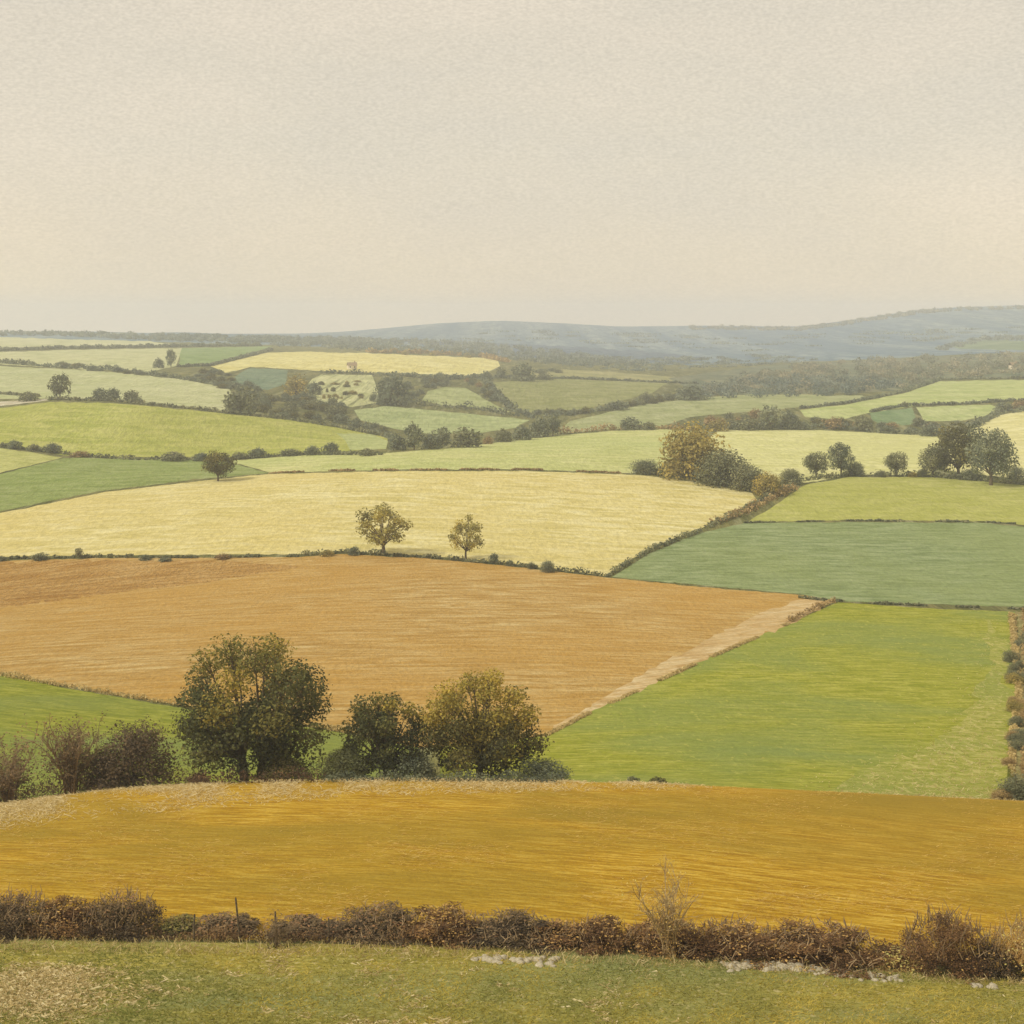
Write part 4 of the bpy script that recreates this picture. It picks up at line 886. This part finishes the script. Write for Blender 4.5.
wood('woodland', 'dark woods behind the golden barley field', [(270, 346), (380, 352), (480, 357), (560, 366), (640, 366), (560, 352), (470, 344), (380, 340), (300, 343)], 420, (6, 11), (3, 5), 'far_wood', 4, 40)
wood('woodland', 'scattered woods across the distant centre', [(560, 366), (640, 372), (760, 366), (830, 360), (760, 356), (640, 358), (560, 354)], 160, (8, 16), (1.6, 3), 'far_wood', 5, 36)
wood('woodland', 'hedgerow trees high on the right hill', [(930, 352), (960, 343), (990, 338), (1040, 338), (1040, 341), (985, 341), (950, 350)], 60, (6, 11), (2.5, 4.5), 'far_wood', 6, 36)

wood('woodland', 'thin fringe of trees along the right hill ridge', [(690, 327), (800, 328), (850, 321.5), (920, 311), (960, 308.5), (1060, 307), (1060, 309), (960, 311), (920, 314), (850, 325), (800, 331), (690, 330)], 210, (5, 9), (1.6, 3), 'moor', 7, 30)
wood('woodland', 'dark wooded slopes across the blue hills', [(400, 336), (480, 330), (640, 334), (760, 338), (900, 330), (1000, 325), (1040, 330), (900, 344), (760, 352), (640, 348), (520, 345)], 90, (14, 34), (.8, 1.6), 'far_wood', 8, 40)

# ------------------------------------------------------------------ far cottages
def cottage(u, y, wpx, label, wall):
    p, D = at(u, y, 600); s = wpx * D / F
    o = link('cottage', None, None, p, (1, 1, 1), .3); tag(o, label, 'cottage', 'distant cottages')
    h = s * .42; a, b = s / 2, s * .3
    mb = MB(); v = [(-a, -b, -1), (a, -b, -1), (a, b, -1), (-a, b, -1), (-a, -b, h), (a, -b, h), (a, b, h), (-a, b, h), (-a, 0, h*1.75), (a, 0, h*1.75)]
    mb.add(v, [[0, 1, 5, 4], [1, 2, 6, 5], [2, 3, 7, 6], [3, 0, 4, 7], [4, 8, 7, 7], [5, 6, 9, 9]]); link('wall', mb.mesh('cottage_wall', [wall]), o)
    mr = MB(); e = s*.05; mr.add([(-a-e, -b-e, h-e*.6), (a+e, -b-e, h-e*.6), (a+e, 0, h*1.78), (-a-e, 0, h*1.78), (-a-e, b+e, h-e*.6), (a+e, b+e, h-e*.6)], [[0, 1, 2, 3], [3, 2, 5, 4]])
    rf = link('roof', mr.mesh('cottage_roof', [M['roof']]), o)
    mc = MB(); c = s*.06; mc.add([(a*.6-c, -c, h*1.5), (a*.6+c, -c, h*1.5), (a*.6+c, c, h*1.5), (a*.6-c, c, h*1.5), (a*.6-c, -c, h*2.15), (a*.6+c, -c, h*2.15), (a*.6+c, c, h*2.15), (a*.6-c, c, h*2.15)],
        [[0, 1, 5, 4], [1, 2, 6, 5], [2, 3, 7, 6], [3, 0, 4, 7], [4, 5, 6, 7]]); link('chimney', mc.mesh('chimney', [M['roof']]), rf)
    for x in (-.5, .5):
        mw = MB(); q = s*.07; mw.add([(x*a-q, -b-.03, h*.35), (x*a+q, -b-.03, h*.35), (x*a+q, -b-.03, h*.75), (x*a-q, -b-.03, h*.75)], [[0, 1, 2, 3]]); link('window', mw.mesh('cottage_window', [M['pane']]), o)
M['roof'] = solid_mat('clay_roof', (140, 120, 94), (160, 138, 108), 2)
M['pane'] = solid_mat('dark_pane', (60, 60, 58), (80, 80, 76), 2)
M['render'] = solid_mat('cream_render', (214, 200, 172), (228, 216, 190), 2)
cottage(352, 369, 9, 'tiny pale cottage on the lower edge of the golden barley field', M['render'])
cottage(1014, 369, 9, 'tiny pale cottage in the wood at the right edge', M['render'])

# ------------------------------------------------------------------ air
hz = bpy.data.meshes.new('haze'); x, y0, y1, z0, z1 = 5600., -40., 6200., -160., 78.
hz.from_pydata([(-x, y0, z0), (x, y0, z0), (x, y1, z0), (-x, y1, z0), (-x, y0, z1), (x, y0, z1), (x, y1, z1), (-x, y1, z1)], [],
               [(3, 2, 1, 0), (4, 5, 6, 7), (0, 1, 5, 4), (1, 2, 6, 5), (2, 3, 7, 6), (3, 0, 4, 7)])
m, nt, nd, L = new_mat('haze_air'); pv = N(nd, 'ShaderNodeVolumePrincipled'); pv.inputs['Density'].default_value = HAZE
pv.inputs['Color'].default_value = (.92, .955, 1.0, 1); pv.inputs['Anisotropy'].default_value = 0.0
o = N(nd, 'ShaderNodeOutputMaterial'); L.new(pv.outputs[0], o.inputs['Volume']); hz.materials.append(m)
tag(link('haze', hz), 'pale haze thickening towards the distant hills', 'haze', kind='stuff')

# ------------------------------------------------------------------ sky, sun, camera
ELEV, AZ = math.radians(42), math.radians(200)    # sun from the left, a little behind the camera
w = bpy.data.worlds.new('World'); scene.world = w; w.use_nodes = True
nt = w.node_tree; nd = nt.nodes; L = nt.links; nd.clear()
sky = N(nd, 'ShaderNodeTexSky', sky_type='NISHITA', sun_disc=False); sky.sun_elevation = ELEV
sun_dir = Vector((-math.cos(ELEV) * .90, -math.cos(ELEV) * .436, math.sin(ELEV)))   # towards the sun
sky.sun_rotation = math.atan2(sun_dir.x, sun_dir.y)
b1 = N(nd, 'ShaderNodeBackground'); b1.inputs['Strength'].default_value = .08; L.new(sky.outputs[0], b1.inputs[0])
tc = N(nd, 'ShaderNodeTexCoord')
def wn(scale, vec, detail=4, rough=.55):
    mp = N(nd, 'ShaderNodeMapping'); mp.inputs['Scale'].default_value = vec; L.new(tc.outputs['Generated'], mp.inputs['Vector'])
    n = N(nd, 'ShaderNodeTexNoise'); n.inputs['Scale'].default_value = scale; n.inputs['Detail'].default_value = detail; n.inputs['Roughness'].default_value = rough
    L.new(mp.outputs[0], n.inputs['Vector']); return n
big = wn(2.2, (1, 1, 3.0)); fine = wn(330, (1, 1, 2.3), 2, .6)
cr = ramp(nd, [(.36, tuple(lin((217, 208, 191))) + (1,)), (.52, tuple(lin((224, 213, 192))) + (1,)), (.66, tuple(lin((231, 218, 196))) + (1,))]); L.new(big.outputs['Fac'], cr.inputs['Fac'])
mr = N(nd, 'ShaderNodeMapRange'); L.new(fine.outputs['Fac'], mr.inputs[0]); mr.inputs[1].default_value = .3; mr.inputs[2].default_value = .7; mr.inputs[3].default_value = .90; mr.inputs[4].default_value = 1.10
mu = N(nd, 'ShaderNodeMix', data_type='RGBA', blend_type='MULTIPLY'); mu.inputs[0].default_value = 1; L.new(cr.outputs[0], mu.inputs[6]); L.new(mr.outputs[0], mu.inputs[7])
sx = N(nd, 'ShaderNodeSeparateXYZ'); L.new(tc.outputs['Generated'], sx.inputs[0])
hr = ramp(nd, [(0, (1.22, 1.10, .99, 1)), (.035, (1.09, 1.035, .985, 1)), (.12, (1, 1, 1, 1)), (1, (.97, .98, 1.0, 1))]); L.new(sx.outputs['Z'], hr.inputs['Fac'])
m2 = N(nd, 'ShaderNodeMix', data_type='RGBA', blend_type='MULTIPLY'); m2.inputs[0].default_value = 1; L.new(mu.outputs[2], m2.inputs[6]); L.new(hr.outputs[0], m2.inputs[7]); mu = m2
b2 = N(nd, 'ShaderNodeBackground'); b2.inputs['Strength'].default_value = .545; L.new(mu.outputs[2], b2.inputs[0])
mx = N(nd, 'ShaderNodeMixShader'); mx.inputs[0].default_value = .93; L.new(b1.outputs[0], mx.inputs[1]); L.new(b2.outputs[0], mx.inputs[2])
o = N(nd, 'ShaderNodeOutputWorld'); L.new(mx.outputs[0], o.inputs[0])

sl = bpy.data.lights.new('sun', 'SUN'); sl.energy = 1.5; sl.angle = math.radians(10); sl.color = (1, .93, .82)
so = bpy.data.objects.new('sun', sl); COL.objects.link(so); so.rotation_euler = (-sun_dir).to_track_quat('-Z', 'Y').to_euler()

cam = bpy.data.cameras.new('camera'); co = bpy.data.objects.new('camera', cam); COL.objects.link(co)
co.location = (0, 0, 0); co.rotation_euler = (math.radians(90), 0, 0)
cam.sensor_width = 36; cam.lens = 36 * F / 1024; cam.shift_y = -(512 - HY) / 1024; cam.clip_start = .5; cam.clip_end = 20000
scene.camera = co
vs = scene.view_settings; vs.view_transform = 'Standard'; vs.look = 'None'; vs.gamma = 1; vs.use_curve_mapping = False; vs.exposure = .9
scene.cycles.volume_bounces = 1; scene.cycles.max_bounces = 6; scene.cycles.diffuse_bounces = 3
scene.render.film_transparent = False
